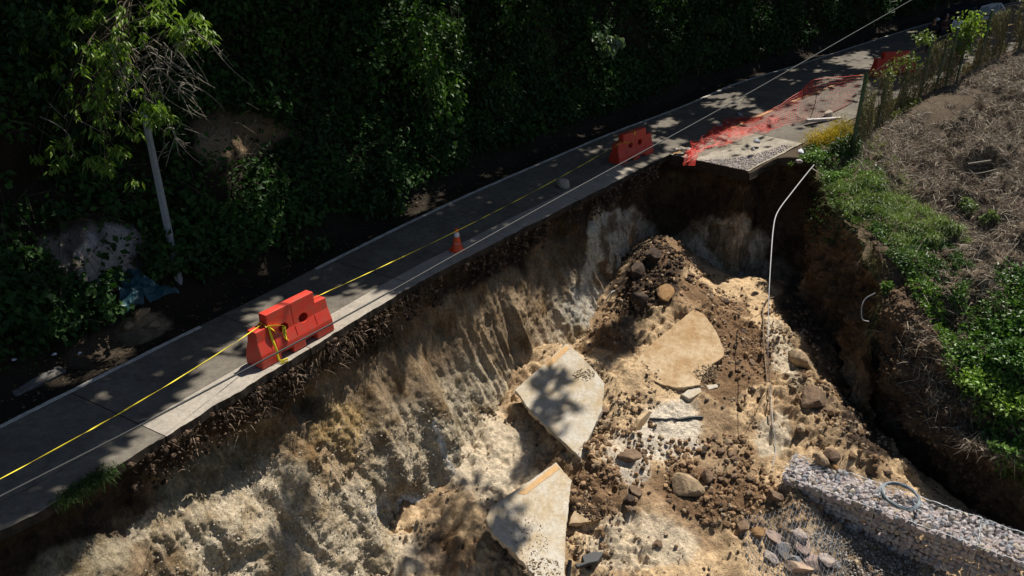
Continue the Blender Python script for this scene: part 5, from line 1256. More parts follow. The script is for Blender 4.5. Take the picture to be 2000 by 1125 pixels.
tarp('tarpaulin', [(205, 545, 16.8), (275, 540, 17.0), (280, 605, 16.4), (240, 615, 16.2)], .6, 'crumpled dark blue green tarpaulin heaped below the bare pale patch', 1)
tarp('tarpaulin', [(262, 535, 17.0), (296, 560, 16.8), (345, 592, 16.4), (285, 600, 16.3)], .6, 'second fold of blue green tarpaulin reaching to the foot of the pole', 2)
# pale concrete block and litter lower left
def near_bank(px, py):
    i = np.argmin((PB.px - px) ** 2 + (PB.py - py) ** 2 + (PB.G[:, 1] > 40) * 1e6); return PB.G[i].copy()
p = near_bank(72, 748); V, F = box_np((0, 0, .0), (1.0, .26, .10)); o = link('concrete_block', mesh_np('concrete_block', V, F, M['oldblock'], smooth_=False)); o.location = p; o.rotation_euler = (.1, -.05, 1.02)
mb = o.modifiers.new('bevel', 'BEVEL'); mb.width = .03; tag(o, 'pale concrete kerb piece lying in the dirt strip at the left edge', 'concrete block')
for j, (x, y) in enumerate([(105, 704), (52, 706), (155, 700), (32, 712)]):
    p = near_bank(x, y) + np.array([0, 0, .08]); o = put_rock(STL['A'][j % 3], p, .10 + .03 * (j == 0), 'litter', ['largest white litter scrap in the weeds at the lower left', 'white litter scrap left of the largest one', 'white litter scrap right of the largest one', 'white litter scrap furthest left in the weeds'][j], 'litter', sink=0, rng=rr); o.data = rock_mesh('litter_mesh', 80 + j, M['bag'], 2, .6, .5)
for j, (x, y, s) in enumerate([(270, 625, .5), (300, 640, .35), (250, 640, .3)]):
    p = near_bank(x, y); put_rock(CL['C'][j], p, s, 'bank_rock', ['largest pale rock below the tarpaulin by the dirt strip', 'pale rock right of the largest one below the tarpaulin', 'pale rock left of the largest one below the tarpaulin'][j], 'rock', sink=.25, rng=rr)

# ================================================================== fence with dry creepers
rf = np.random.default_rng(51)
ftop = [(1686, 147), (1728, 132), (1772, 112), (1817, 79), (1846, 76), (1861, 62), (1893, 42), (1932, 26), (1972, 20), (1999, 8)]
fbase = [(1664, 292, 1.17), (1712, 250, 1.3), (1757, 215, 1.45), (1794, 197, 1.62), (1826, 180, 1.8), (1845, 172, 1.9), (1868, 160, 2.05), (1908, 136, 2.3), (1950, 113, 2.5), (1990, 96, 2.65)]
fP = [at(*b) for b in fbase]; fP += [fP[-1] + np.array([2.0, 1.4, .12]), fP[-1] + np.array([4.0, 2.7, .25])]
def top_for(p, tp):
    # height at which the vertical through p reaches the surveyed top row
    zs = np.linspace(.5, 4.5, 400); y = proj(np.stack([p[0] + 0 * zs, p[1] + 0 * zs, p[2] + zs], -1))[1]; return float(zs[np.argmin(abs(y - tp[1]))])
fence = empty('chain_link_fence', fP[0]); tag(fence, 'tall chain link fence with green posts, overgrown with dry creepers, above the mulch slope', 'fence')
fh = []
for k, p in enumerate(fP):
    h = 2.55 if k >= len(ftop) else float(np.clip(top_for(p, ftop[k]), 2.2, 2.75)); fh.append(h)
    q_ = p - fP[0]; lean = np.array([.03 * math.sin(k * 2.1), .02, 0])
    hgt_ = h + (.12 if k in (0, 3, 5, 7, 9) else -.1)
    wd = .062 if k in (0, 3, 5, 7, 9) else .048
    V, F = tube_mesh([q_ - [0, 0, .3], q_ + lean * .5 + [0, 0, hgt_ / 2], q_ + lean + [0, 0, hgt_]], wd, 8)
    po = link('post', mesh_np('post', V, F, M['post']), fence)
    if k in (3, 5, 7):
        lathe('post_cap', [(.0, .012), (.045, .01), (.05, -.02)], 10, M['posttop'], po).location = tuple(q_ + lean + [0, 0, hgt_])
fh[0] = 2.5
for k in range(len(fP) - 1):
    a, b = fP[k] - fP[0], fP[k + 1] - fP[0]; h = (fh[k] + fh[k + 1]) / 2; u = b - a; L = np.linalg.norm(u); un = u / L; ez = np.array([0, 0, 1.0])
    parts = []; c = .12; nn_ = int((L + h) / c)
    for j in range(nn_):
        for sgn in (1, -1):
            u0 = j * c - h if sgn > 0 else j * c
            w0, w1 = (max(0, -u0), min(h, L - u0)) if sgn > 0 else (max(0, u0 - L), min(h, u0))
            if w1 - w0 > .03:
                parts.append(tube_mesh([a + un * (u0 + sgn * w0) + ez * w0, a + un * (u0 + sgn * w1) + ez * w1], .0016, 3))
    parts.append(tube_mesh([a + ez * h, b + ez * h], .004, 4)); V, F = merge(parts)
    link('wire_mesh', mesh_np('wire_mesh', V, F, M['rebar'], smooth_=False), fence)
fcrv = crom(np.array(fP), 400); fhh = np.interp(np.linspace(0, len(fP) - 1, 400), range(len(fP)), fh)
def fence_pts(n, v0, v1, a=0., b=1., dens=None):
    out = []; 
    t = a + (b - a) * rf.random(n * 3); v = v0 + (v1 - v0) * rf.random(n * 3)
    i = (t * 399).astype(int); m = fbm(np.stack([t * 26, v * 2.4, 0 * t], -1), 4, 201)
    k = np.where(m > (dens if dens is not None else .45))[0][:n]; i, v = i[k], v[k]
    P = fcrv[i].copy(); P[:, 2] += v * fhh[i]; P[:, :2] += (rf.random((len(k), 2)) - .5) * .16; return P
P = fence_pts(5200, .02, 1.0, 0, 1, .42)
D = rand_unit(len(P), rf) * .5; D[:, 2] = -1.1
c1 = leafcol(len(P), rf, (.16, .13, .08), (.34, .27, .16)); st1 = strips(P, D, .22 + .35 * rf.random(len(P)), .012, c1)
V, F, cc = st1; o = link('dry_creepers', mesh_np('dry_creepers', V, F, M['dry'], cc, smooth_=False)); tag(o, 'tangle of dry brown creeper stems hanging on the chain link fence', 'creepers', kind='stuff')
def leaf_band(n, v0, v1, a, b, dens, ca, cb, ln=.07, name='fence_leaves', label='', cat='leaves', mat='leaf'):
    P = fence_pts(n, v0, v1, a, b, dens); U = rand_unit(len(P), rf); U[:, 2] -= .6; Nn = rand_unit(len(P), rf); Nn[:, 2] = abs(Nn[:, 2]) + .4; Nn[:, 0] -= .3
    V, F, cc = leaves(P, U, Nn, ln * (.6 + .8 * rf.random(len(P))), ln * .33, leafcol(len(P), rf, ca, cb))
    o = link(name, mesh_np(name, V, F, M[mat], cc, smooth_=False)); tag(o, label, cat, kind='stuff')
leaf_band(4200, .05, .9, 0, 1, .45, (.13, .09, .04), (.34, .22, .08), .06, 'withered_leaves', 'withered orange and yellow creeper leaves on the fence', 'leaves', 'leafdull')
leaf_band(6500, .1, .95, 0, 1, .42, (.035, .06, .015), (.11, .14, .03), .07, 'fence_creeper', 'olive green creeper leaves spread through the fence', 'creeper', 'leafdull')
leaf_band(1600, .1, .6, .38, .95, .5, (.22, .13, .04), (.42, .27, .07), .07, 'amber_leaves', 'amber leaves low on the far part of the fence', 'leaves', 'leafdull')
def vine(cx, cy, zoff, tt_, rx, rz, n, a, b, ln, label):
    i = int(tt_ * 399); p = fcrv[i]; root = empty('climbing_vine', p + [0, 0, 0]); tag(root, label, 'vine')
    cc = rand_unit(max(6, n // 22), rf) * np.array([rx, .35, rz]) * (rf.random(max(6, n // 22)) ** .5)[:, None] + np.array([0, 0, zoff])
    P = np.repeat(cc, 22, 0) + rf.normal(size=(len(cc) * 22, 3)) * np.array([.13, .1, .11]); m = len(P)
    U = rand_unit(m, rf); U[:, 2] -= .7; Nn = rand_unit(m, rf); Nn[:, 2] = abs(Nn[:, 2]) + .5
    leaf_obj('foliage', [leaves(P, U, Nn, ln * (.6 + .8 * rf.random(m)), ln * .36, leafcol(m, rf, a, b))], M['leaf'], root)
    tw = [tube_mesh(np.array([0, 0, 0]) * (1 - q) + e * q + np.sin(q * 5) * .06, .008, 4) for e in cc[::3] for q in [np.linspace(0, 1, 6)[:, None]]]
    V, F = merge(tw); link('stem', mesh_np('stem', V, F, M['bark']), root)
def t_of(px):
    x, y = proj(fcrv); return float(np.argmin(abs(x - px))) / 399
vine(0, 0, 2.15, t_of(1868), .62, .55, 520, (.14, .22, .03), (.32, .42, .08), .15, 'bright yellow green vine heaped over the fence in front of the man in white')
vine(0, 0, 1.5, t_of(1862), .5, .5, 260, (.07, .13, .02), (.18, .28, .05), .13, 'darker lower part of the vine hanging under the bright vine heap')
vine(0, 0, 2.45, t_of(1782), .55, .2, 240, (.10, .15, .04), (.25, .32, .09), .10, 'pale green vine tip on the fence top right of the half hidden barrier')
vine(0, 0, 2.0, t_of(1740), .6, .25, 150, (.08, .13, .03), (.20, .26, .07), .10, 'loose green vine on the fence top in front of the half hidden barrier')
vine(0, 0, 2.1, t_of(1708), .4, .3, 130, (.10, .13, .03), (.24, .28, .07), .10, 'thin green vine near the first green fence post')
vine(0, 0, 2.6, t_of(1960), .7, .3, 300, (.14, .17, .06), (.34, .36, .16), .09, 'dry pale vine on the fence top in front of the dark car')
# bush heap at the foot of the first post: yellow dodder-like tangle and dark ivy
def mound_leaves(name, polys, src, n, off, ca, cb, ln, label, cat, mat='leaf', up=.5, kind='stuff', wdk=.36, w=None):
    P, nn = src.pick(n, rf, w, poly=polys)
    P = P + nn * (off * rf.random(n) ** .7)[:, None]; U = rand_unit(n, rf); U[:, 2] += up * .2; Nn = nn + rand_unit(n, rf) * .7
    V, F, cc = leaves(P, U, Nn, ln * (.5 + rf.random(n)), ln * wdk, leafcol(n, rf, ca, cb, P, 211, 2.0))
    o = link(name, mesh_np(name, V, F, M[mat], cc, smooth_=False)); tag(o, label, cat, kind=kind); return o
def clump3(name, p, rad, n, a, b, ln, label, cat='bush', mat='leaf', wk=.36, droop=.3, stems=8):
    root = empty(name, p); tag(root, label, cat); k = max(8, n // 20); rad = np.array(rad)
    cc = rand_unit(k, rf); cc[:, 2] = abs(cc[:, 2]); cc = cc * rad * (rf.random(k) ** .4)[:, None]
    P = np.repeat(cc, 20, 0) + rf.normal(size=(k * 20, 3)) * rad * .16; m = len(P); U = rand_unit(m, rf) * .8 + P / rad * .5; U[:, 2] -= droop; Nn = rand_unit(m, rf); Nn[:, 2] = abs(Nn[:, 2]) + .6
    leaf_obj('foliage', [leaves(P, U, Nn, ln * (.5 + rf.random(m)), ln * wk, leafcol(m, rf, a, b, P + p, 220, 1.8))], M[mat], root)
    tw = [tube_mesh(np.array([0, 0, -.1]) * (1 - q) + e * q + np.sin(q * 5) * .04, .010, 4) for e in cc[:stems] for q in [np.linspace(0, 1, 5)[:, None]]]
    V, F = merge(tw); link('stem', mesh_np('stem', V, F, M['bark']), root); return root
clump3('tangled_bush', at(1610, 285, .9), (.75, .45, .62), 2600, (.34, .24, .02), (.62, .46, .06), .10, 'yellow tangled creeper heap at the foot of the first fence post', 'creeper heap', 'leafdull', .12, 0)
clump3('tangled_bush', at(1640, 272, 1.0), (.5, .4, .75), 1400, (.30, .22, .03), (.50, .40, .07), .10, 'olive yellow creeper mound against the first fence post', 'creeper heap', 'leafdull', .14, 0)
clump3('dark_bush', at(1650, 300, 1.0), (.45, .4, .65), 900, (.03, .06, .02), (.10, .15, .06), .10, 'dark glossy ivy bush at the foot of the first fence post', 'bush')
clump3('leafy_bush', at(1600, 312, .8), (.6, .35, .25), 900, (.07, .14, .03), (.17, .27, .07), .09, 'low green bush between the yellow creeper heap and the hose', 'bush')
clump3('leafy_bush', at(1640, 350, .65), (.45, .35, .22), 700, (.07, .15, .03), (.18, .30, .07), .08, 'small green leafy plant at the rim beside the top of the hose', 'bush')
# ------------------------------------------------------------------ right slope: mulch, grass, ivy, shrubs
mulch = smooth(1.0, 1.8, VR.reshape(-1)) * (0.45 + 1.0 * fbm(PR.G * 1.4, 3, 231))
mulch *= 1 - .6 * inpoly(PR.px, PR.py, [(1640, 330), (1700, 340), (1860, 480), (1960, 600), (2040, 560), (2050, 950), (1900, 950), (1840, 800), (1800, 640), (1740, 560), (1640, 440)])
P, nn = PR.pick(44000, rf, mulch); D = rand_unit(len(P), rf); D -= nn * (D * nn).sum(1)[:, None] * .8; D += nn * .12
V, F, cc = strips(P + nn * .03, D, .12 + .42 * rf.random(len(P)) ** 1.5, .008 + .010 * rf.random(len(P)), leafcol(len(P), rf, (.10, .08, .06), (.46, .40, .32)), .1)
o = link('dry_stalks', mesh_np('dry_stalks', V, F, M['dry'], cc, smooth_=False)); tag(o, 'mat of dry cut stalks and twigs covering the right hand slope', 'dry stalks', kind='stuff')
mulch2 = smooth(.2, .8, VR.reshape(-1)) * (PR.py > 560)
P, nn = PR.pick(3000, rf, mulch2); D = rand_unit(len(P), rf) + nn * .3
V, F, cc = strips(P, D, .1 + .25 * rf.random(len(P)), .008, leafcol(len(P), rf, (.08, .06, .04), (.26, .21, .15)))
o = link('loose_roots', mesh_np('loose_roots', V, F, M['dry'], cc, smooth_=False)); tag(o, 'thin loose roots sticking out of the brown earth at the right', 'roots', kind='stuff')
gpoly = [(1620, 350), (1690, 335), (1760, 380), (1800, 410), (1870, 440), (1900, 480), (1830, 470), (1790, 520), (1740, 470), (1690, 450), (1650, 430), (1630, 380)]
def blades(poly, n, ln, ca, cb, label, src=PR, wk=None, name='grass'):
    w_ = 0.05 + smooth(.46, .6, fbm(src.G * 2.4, 4, 241)) if wk is None else wk
    P, nn = src.pick(n, rf, w_, poly=poly); k = n
    D = nn + rand_unit(k, rf) * .75; D[:, 2] += .5
    V, F, cc = strips(P, D, ln * (.5 + .9 * rf.random(k)), .012, leafcol(k, rf, ca, cb), .45)
    o = link(name, mesh_np(name, V, F, M['leaf'], cc, smooth_=False)); tag(o, label, 'grass', kind='stuff')
blades(gpoly, 12500, .27, (.08, .14, .03), (.27, .35, .10), 'bright green grass growing along the rim above the pit')
blades([(1690, 270), (1720, 255), (1760, 330), (1830, 420), (1780, 400), (1700, 340)], 1500, .16, (.12, .15, .03), (.26, .30, .08), 'sparse green grass creeping into the dry mulch')
pe = near_at(np.linspace(s_of_px(120, 978), s_of_px(225, 920), 60))
P = np.repeat(pe, 24, 0) + (rf.random((1440, 3)) - .5) * np.array([.3, .3, .12]); D = rand_unit(len(P), rf) + np.array([.4, -.3, .7])
V, F, cc = strips(P, D, .06 + .13 * rf.random(len(P)), .010, leafcol(len(P), rf, (.02, .05, .01), (.06, .11, .02)), .5); o = link('grass', mesh_np('grass', V, F, M['leaf'], cc, smooth_=False)); tag(o, 'tuft of grass on the broken road edge at the lower left', 'grass', kind='stuff')
ivy = [(1690, 430), (1760, 440), (1850, 480), (1900, 520), (1880, 600), (1850, 640), (1830, 600), (1790, 560), (1730, 500)]
mound_leaves('ground_ivy', ivy, PR, 3400, .16, (.035, .075, .02), (.12, .20, .06), .085, 'small leaved ivy covering the ground below the grass', 'ivy', w=.04 + smooth(.45, .6, fbm(PR.G * 2.0, 4, 251)))
mound_leaves('ground_ivy', [(1760, 520), (1830, 560), (1870, 680), (1850, 740), (1830, 650), (1790, 590)], PR, 1800, .12, (.08, .16, .02), (.20, .33, .07), .08, 'yellow green ivy strip running down the right hand earth', 'ivy')
wv_ = smooth(.40, .6, fbm(PW.G * 1.5, 3, 252)) + .05
P, nn = PW.pick(1500, rf, wv_, poly=[(1585, 330), (1640, 350), (1660, 440), (1640, 470), (1600, 480), (1580, 430)]); U = rand_unit(1500, rf); U[:, 2] -= 1
V, F, cc = leaves(P + nn * -.05 + rand_unit(1500, rf) * .15, U, rand_unit(1500, rf) + [0, 0, .8], .09, .035, leafcol(1500, rf, (.02, .05, .015), (.08, .13, .05))); o = link('hanging_ivy', mesh_np('hanging_ivy', V, F, M['leaf'], cc, smooth_=False)); tag(o, 'dark ivy hanging into the pit below the hose top', 'ivy', kind='stuff')
def rs(px, py):
    w_ = (PR.px - px) ** 2 + (PR.py - py) ** 2; return PR.G[np.argmin(w_)].copy()
for (x, y, r_, h_, n, g_, lab) in [
    (1975, 560, .75, .6, 1700, 1, 'deep green bush at the right edge, uppermost of the green bank'),
    (1940, 640, .6, .35, 1300, 1, 'mid green bush just below the uppermost one at the right edge'),
    (1890, 690, .5, .35, 1200, 2, 'bright green leafy bush in the middle of the green bank'),
    (1985, 700, .6, .45, 1400, 1, 'shaded green bush at the right edge beside the brightest bush'),
    (1925, 745, .55, .35, 1400, 3, 'brightest yellow green bush of the green bank at the right'),
    (1980, 790, .55, .4, 1400, 3, 'light green bush at the right edge under the brightest one'),
    (1945, 850, .4, .3, 900, 2, 'small green bush low on the right bank'),
    (1995, 870, .4, .35, 900, 2, 'lowest green bush of the right bank, cut by the photo edge'),
    (1850, 660, .3, .2, 500, 2, 'small bright plant at the left rim of the green bank'),
    (2020, 620, .8, .6, 900, 1, 'dark bush just beyond the right edge of the photo'),
    (1888, 410, .22, .35, 300, 4, 'pale leafed weed standing in the mulch gully'),
    (1932, 428, .2, .3, 260, 4, 'green weed right of the pale leafed weed in the mulch'),
    (1730, 560, .2, .2, 220, 2, 'little green plant at the rim above the dark gap')]:
    ca, cb = {1: ((.03, .08, .015), (.09, .18, .035)), 2: ((.05, .11, .022), (.15, .26, .06)), 3: ((.10, .18, .03), (.25, .38, .08)), 4: ((.10, .13, .06), (.22, .28, .13))}[g_]
    clump3('weed' if g_ == 4 else 'green_bush', rs(x, y) - [0, 0, .08], (r_, r_ * .9, h_), n, ca, cb, .11, lab, 'weed' if g_ == 4 else 'bush')
mound_leaves('bank_greenery', [(1880, 620), (2060, 500), (2080, 950), (1960, 930), (1900, 820), (1860, 720)], PR, 7000, .25, (.05, .11, .02), (.16, .27, .06), .10, 'low green plants between the bushes on the right bank', 'plants')
blades([(1960, 900), (2010, 890), (2010, 960), (1970, 950)], 500, .3, (.10, .12, .04), (.24, .26, .10), 'pale dry grass hanging at the lower right edge')
# ------------------------------------------------------------------ roots and litter along the broken edge
sE = s_of_px(330, 850) + (s_of_px(830, 545) - s_of_px(330, 850)) * rf.random(1700)
dens = fbm(np.stack([sE * 1.1, sE * 0, sE * 0], -1), 3, 261); sE = sE[dens > .42]
P = near_at(sE) ; iN = np.searchsorted(SW, np.interp(sE, np.linspace(sR[0], sR[-1], nW), SW)) if False else None
tq = near_at(sE + .1) - near_at(sE - .1); tq /= np.linalg.norm(tq, axis=1)[:, None]; no = np.stack([tq[:, 1], -tq[:, 0], 0 * tq[:, 0]], -1)
dz = .12 + .75 * rf.random(len(sE)) ** 1.3; P = P + no * (rf.random(len(sE)) * .18 - .02 - .05 * dz)[:, None]; P[:, 2] -= dz
D = rand_unit(len(P), rf) * .8 + no * .6; D[:, 2] -= .5
V, F, cc = strips(P, D, .03 + .26 * rf.random(len(P)) ** 3, .005 + .014 * rf.random(len(P)), leafcol(len(P), rf, (.05, .035, .025), (.34, .25, .18)), .2)
o = link('edge_roots', mesh_np('edge_roots', V, F, M['dry'], cc, smooth_=False)); tag(o, 'frayed roots and dry litter hanging under the broken road edge', 'roots', kind='stuff')
ma = smooth(-.5, .4, -hb.reshape(-1) + .1)
P, nn = PB.pick(2600, rf, ma * (PB.px < 1900)); U = rand_unit(len(P), rf) * [1, 1, .2]
V, F, cc = leaves(P + [0, 0, .02], U, np.tile([0, 0, 1.0], (len(P), 1)) + rand_unit(len(P), rf) * .3, .07, .025, leafcol(len(P), rf, (.05, .035, .02), (.20, .15, .09)))
o = link('leaf_litter', mesh_np('leaf_litter', V, F, M['leafdull'], cc, smooth_=False)); tag(o, 'dead leaves in the dirt strip beside the road', 'leaf litter', kind='stuff')
# ------------------------------------------------------------------ the sunlit tree at the upper left
tb = near_bank(60, 420); tree = empty('tree', tb); tag(tree, 'slender tree at the upper left with drooping leaves and bare twigs catching the sun', 'tree')
tips = []
for (cx, cy, cd, k, sp_) in [(215, 40, 15.8, 9, .35), (255, 20, 15.8, 8, .35), (205, 98, 15.4, 12, .32), (240, 85, 15.3, 8, .25), (350, 55, 15.4, 8, .3), (385, 38, 15.3, 6, .2), (325, 42, 15.5, 8, .28), (360, 70, 15.3, 7, .2),
     (265, 125, 15.5, 4, .15), (215, 150, 15.4, 6, .2), (220, 190, 15.3, 8, .25), (200, 200, 15.4, 5, .2), (300, 195, 15.2, 6, .2), (305, 215, 15.2, 9, .2), (325, 220, 15.2, 4, .12), (130, 145, 15.8, 5, .25), (160, 30, 16, 8, .4),
     (100, 235, 16, 4, .3), (200, 250, 15.8, 8, .3), (225, 290, 15.8, 8, .25), (95, 300, 16, 7, .25), (190, 320, 15.9, 5, .2), (145, 60, 16, 6, .3), (60, 165, 16, 6, .3), (180, 110, 15.6, 4, .2), (90, 80, 16.2, 9, .45), (30, 240, 16.2, 7, .35), (130, 290, 16, 7, .3), (280, 240, 15.4, 4, .15), (70, 20, 16.4, 8, .4), (165, 200, 16, 6, .3), (240, 330, 15.9, 4, .2), (290, 20, 15.8, 7, .3)]:
    c = atd(cx, cy, cd)
    for _ in range(k): tips.append(c + rf.normal(size=3) * sp_ * np.array([1, .8, .7]))
tips = np.array(tips)
C = np.repeat(tips, 11, 0) + rf.normal(size=(len(tips) * 11, 3)) * .05; m = len(C)
U = rand_unit(m, rf) * np.array([1, 1, .5]); U[:, 2] -= .75; Nn = rand_unit(m, rf) * .5 + np.array([.3, .2, 1])
leaf_obj('foliage', [leaves(C - tb, U, Nn, .13 + .11 * rf.random(m), .030, leafcol(m, rf, (.09, .17, .02), (.24, .34, .06)))], M['leaf'], tree)
trk = np.array([tb * 0 - [0, 0, .2], atd(75, 330, 17.0) - tb, atd(120, 210, 16.8) - tb, atd(190, 90, 16.4) - tb, atd(290, -60, 16.2) - tb])
parts = [tube_mesh(crom(trk, 24), np.linspace(.07, .035, 24), 7)]; TK = crom(trk, 24)
for k in range(0, len(tips), 3):
    e = tips[k] - tb; j = rf.integers(8, 22); q = np.linspace(0, 1, 7)[:, None]; parts.append(tube_mesh(TK[j] * (1 - q) + e * q + np.array([0, 0, .5]) * q * (1 - q) * 2 + rf.normal(size=3) * .12 * q * (1 - q) * 2, np.linspace(.02, .005, 7), 4))
V, F = merge(parts); link('trunk', mesh_np('trunk', V, F, M['bark']), tree)
parts = []
for (cx, cy, k) in [(290, 95, 9), (310, 130, 12), (350, 95, 8), (390, 75, 6), (340, 250, 9), (325, 160, 8), (235, 115, 5), (270, 150, 6), (360, 170, 6), (115, 225, 3), (300, 90, 6)]:
    c = atd(cx, cy, 15.3)
    for _ in range(k):
        d = rand_unit(1, rf)[0] * np.array([1, .6, .5]) + np.array([.25, 0, -.55]); q = np.linspace(0, 1, 7)[:, None]; L_ = .25 + .45 * rf.random()
        s0 = c + rf.normal(size=3) * .15; P_ = s0 + d * L_ * q + np.array([0, 0, -.35]) * q ** 2 * L_ + rf.normal(size=3) * .08 * np.sin(q * 3); parts.append(tube_mesh(P_ - tb, np.linspace(.011, .004, 7), 4))
        for _ in range(3):
            a_ = P_[rf.integers(2, 7)]; parts.append(tube_mesh([a_ - tb, a_ + rf.normal(size=3) * .1 + [0, 0, -.04] - tb], .004, 3))
V, F = merge(parts); tag(link('bare_twigs', mesh_np('bare_twigs', V, F, M['twig']), tree), kind='stuff')

# ================================================================== people
M['skin'] = plain_mat('skin', (0.30, 0.16, 0.10), 0.6, .08); M['hair'] = plain_mat('dark_hair', (0.015, 0.012, 0.01), 0.4)
M['clothblack'] = plain_mat('black_cloth', (0.02, 0.018, 0.02), 0.85, .2); M['clothbrown'] = plain_mat('brown_cloth', (0.07, 0.035, 0.03), 0.85, .2)
M['clothwhite'] = plain_mat('white_blue_shirt', (0.66, 0.70, 0.82), 0.8, .06); M['jeans'] = plain_mat('grey_trousers', (0.12, 0.11, 0.12), 0.85, .2); M['jeansb'] = plain_mat('dark_jeans', (0.03, 0.04, 0.07), 0.85, .2)
def skin_body(name, joints, edges, radii, mat, parent, sub=2):
    me = bpy.data.meshes.new(name); me.from_pydata([tuple(j) for j in joints], edges, []); o = bpy.data.objects.new(name, me); COL.objects.link(o)
    m = o.modifiers.new('s', 'SKIN'); m.use_smooth_shade = True
    sv = me.skin_vertices[0].data if me.skin_vertices else None
    if sv is None:
        bm = bmesh.new(); bm.from_mesh(me); bm.verts.layers.skin.verify(); bm.to_mesh(me); bm.free(); sv = me.skin_vertices[0].data
    for k, r in enumerate(radii): sv[k].radius = r if isinstance(r, tuple) else (r, r); sv[k].use_root = (k == 0)
    ss_ = o.modifiers.new('u', 'SUBSURF'); ss_.levels = sub; ss_.render_levels = sub
    bpy.context.view_layer.update(); out = bpy.data.meshes.new_from_object(o.evaluated_get(bpy.context.evaluated_depsgraph_get()))
    bpy.data.objects.remove(o); out.materials.clear(); out.materials.append(mat)
    out.polygons.foreach_set('use_smooth', np.ones(len(out.polygons), bool)); return link(name, out, parent)
def ball(name, c, s, mat, parent, seg=16):
    bm = bmesh.new(); bmesh.ops.create_uvsphere(bm, u_segments=seg, v_segments=12, radius=1.0)
    for v in bm.verts: v.co = Vector((v.co.x * s[0] + c[0], v.co.y * s[1] + c[1], v.co.z * s[2] + c[2]))
    return bm_obj(name, bm, mat, parent, True)
def person(loc, rz, h, top, legs, label, cap=False, long_hair=False, arms='crossed'):
    """facing -y; body in one skin surface, clothing and hair over it"""
    r = empty('person', loc, rz); tag(r, label, 'person'); k = h / 1.7; J = lambda *a: np.array(a) * k
    jt = [J(0, 0, .93), J(0, .01, 1.12), J(0, .0, 1.32), J(0, .0, 1.44), J(0, -.01, 1.50), J(0, -.015, 1.60), J(0, -.01, 1.67),
          J(.17, 0, 1.38), J(.22, .0, 1.15), J(.12, -.16, 1.05), J(.02, -.22, 1.07), J(-.17, 0, 1.38), J(-.22, .0, 1.15), J(-.12, -.15, 1.04), J(-.02, -.20, 1.05),
          J(.09, 0, .88), J(.10, -.02, .50), J(.10, .02, .09), J(.10, -.12, .035), J(-.09, 0, .88), J(-.10, -.02, .50), J(-.10, .02, .09), J(-.10, -.12, .035)]
    if arms == 'down':
        jt[9] = J(.24, -.08, .93); jt[10] = J(.23, -.12, .82); jt[13] = J(-.24, -.08, .93); jt[14] = J(-.23, -.12, .82)
    ed = [(0, 1), (1, 2), (2, 3), (3, 4), (4, 5), (5, 6), (2, 7), (7, 8), (8, 9), (9, 10), (2, 11), (11, 12), (12, 13), (13, 14), (0, 15), (15, 16), (16, 17), (17, 18), (0, 19), (19, 20), (20, 21), (21, 22)]
    ra = [(.15, .10), (.13, .095), (.155, .105), (.06, .06), (.05, .05), (.078, .09), (.06, .07), .055, .042, .033, .03, .055, .042, .033, .03, .085, .055, .04, .035, .085, .055, .04, .035]
    ra = [tuple(x * k for x in q) if isinstance(q, tuple) else q * k for q in ra]
    body = skin_body('body', jt, ed, ra, M['skin'], r)
    it = [0, 1, 2, 7, 8, 9, 11, 12, 13]; mp = {a: b for b, a in enumerate(it)}
    skin_body('shirt', [jt[a] for a in it], [(0, 1), (1, 2), (2, 3), (3, 4), (4, 5), (2, 6), (6, 7), (7, 8)], [(.165 * k, .115 * k), (.15 * k, .11 * k), (.165 * k, .12 * k), .07 * k, .055 * k, .045 * k, .07 * k, .055 * k, .045 * k], top, r)
    il = [0, 15, 16, 17, 19, 20, 21]
    skin_body('trousers', [jt[a] for a in il], [(0, 1), (1, 2), (2, 3), (0, 4), (4, 5), (5, 6)], [(.155 * k, .11 * k), .10 * k, .075 * k, .06 * k, .10 * k, .075 * k, .06 * k], legs, r)
    for s in (-1, 1):
        ball('shoe', J(s * .10, -.06, .045), J(.05, .13, .045), M['hair'], r)
        # hand: palm with five separate fingers
        w = jt[10] if s > 0 else jt[14]; e = jt[9] if s > 0 else jt[13]; d = (w - e) / np.linalg.norm(w - e); sd_ = np.cross(d, [0, 0, 1.0]); nl = np.linalg.norm(sd_); sd_ = sd_ / nl if nl > .1 else np.array([1, 0, 0.])
        pj, pe_ = [w, w + d * .05 * k], [(0, 1)]
        for f in range(4):
            b0 = len(pj); o_ = sd_ * (f - 1.5) * .019 * k; L_ = (.075, .085, .08, .065)[f] * k; pj += [w + d * .07 * k + o_, w + d * (.07 * k + L_ * .5) + o_ + np.array([0, 0, -.01]), w + d * (.07 * k + L_) + o_ + np.array([0, 0, -.03])]; pe_ += [(1, b0), (b0, b0 + 1), (b0 + 1, b0 + 2)]
        b0 = len(pj); pj += [w + d * .03 * k - sd_ * .035 * s * k, w + d * .07 * k - sd_ * .055 * s * k]; pe_ += [(0, b0), (b0, b0 + 1)]
        skin_body('hand', pj, pe_, [(.028 * k, .02 * k), (.03 * k, .018 * k)] + [.009] * (len(pj) - 2), M['skin'], body, 1)
    hd = np.array([0, -.015, 1.60]) * k
    ball('head', hd + [0, 0, .005], J(.078, .098, .118), M['skin'], body)
    ball('nose', hd + J(0, -.10, -.01), J(.012, .018, .022), M['skin'], body, 8)
    for s in (-1, 1):
        ball('eye', hd + J(s * .03, -.088, .015), J(.012, .01, .008), M['hair'], body, 8); ball('ear', hd + J(s * .08, .0, .0), J(.01, .022, .03), M['skin'], body, 8)
    ball('mouth', hd + J(0, -.09, -.055), J(.024, .01, .007), M['clothbrown'], body, 8)
    ball('hair', hd + J(0, .022, .028), J(.088, .100, .112), M['hair'], r)
    if long_hair:
        ball('hair', hd + J(0, .06, -.09), J(.10, .06, .16), M['hair'], r)
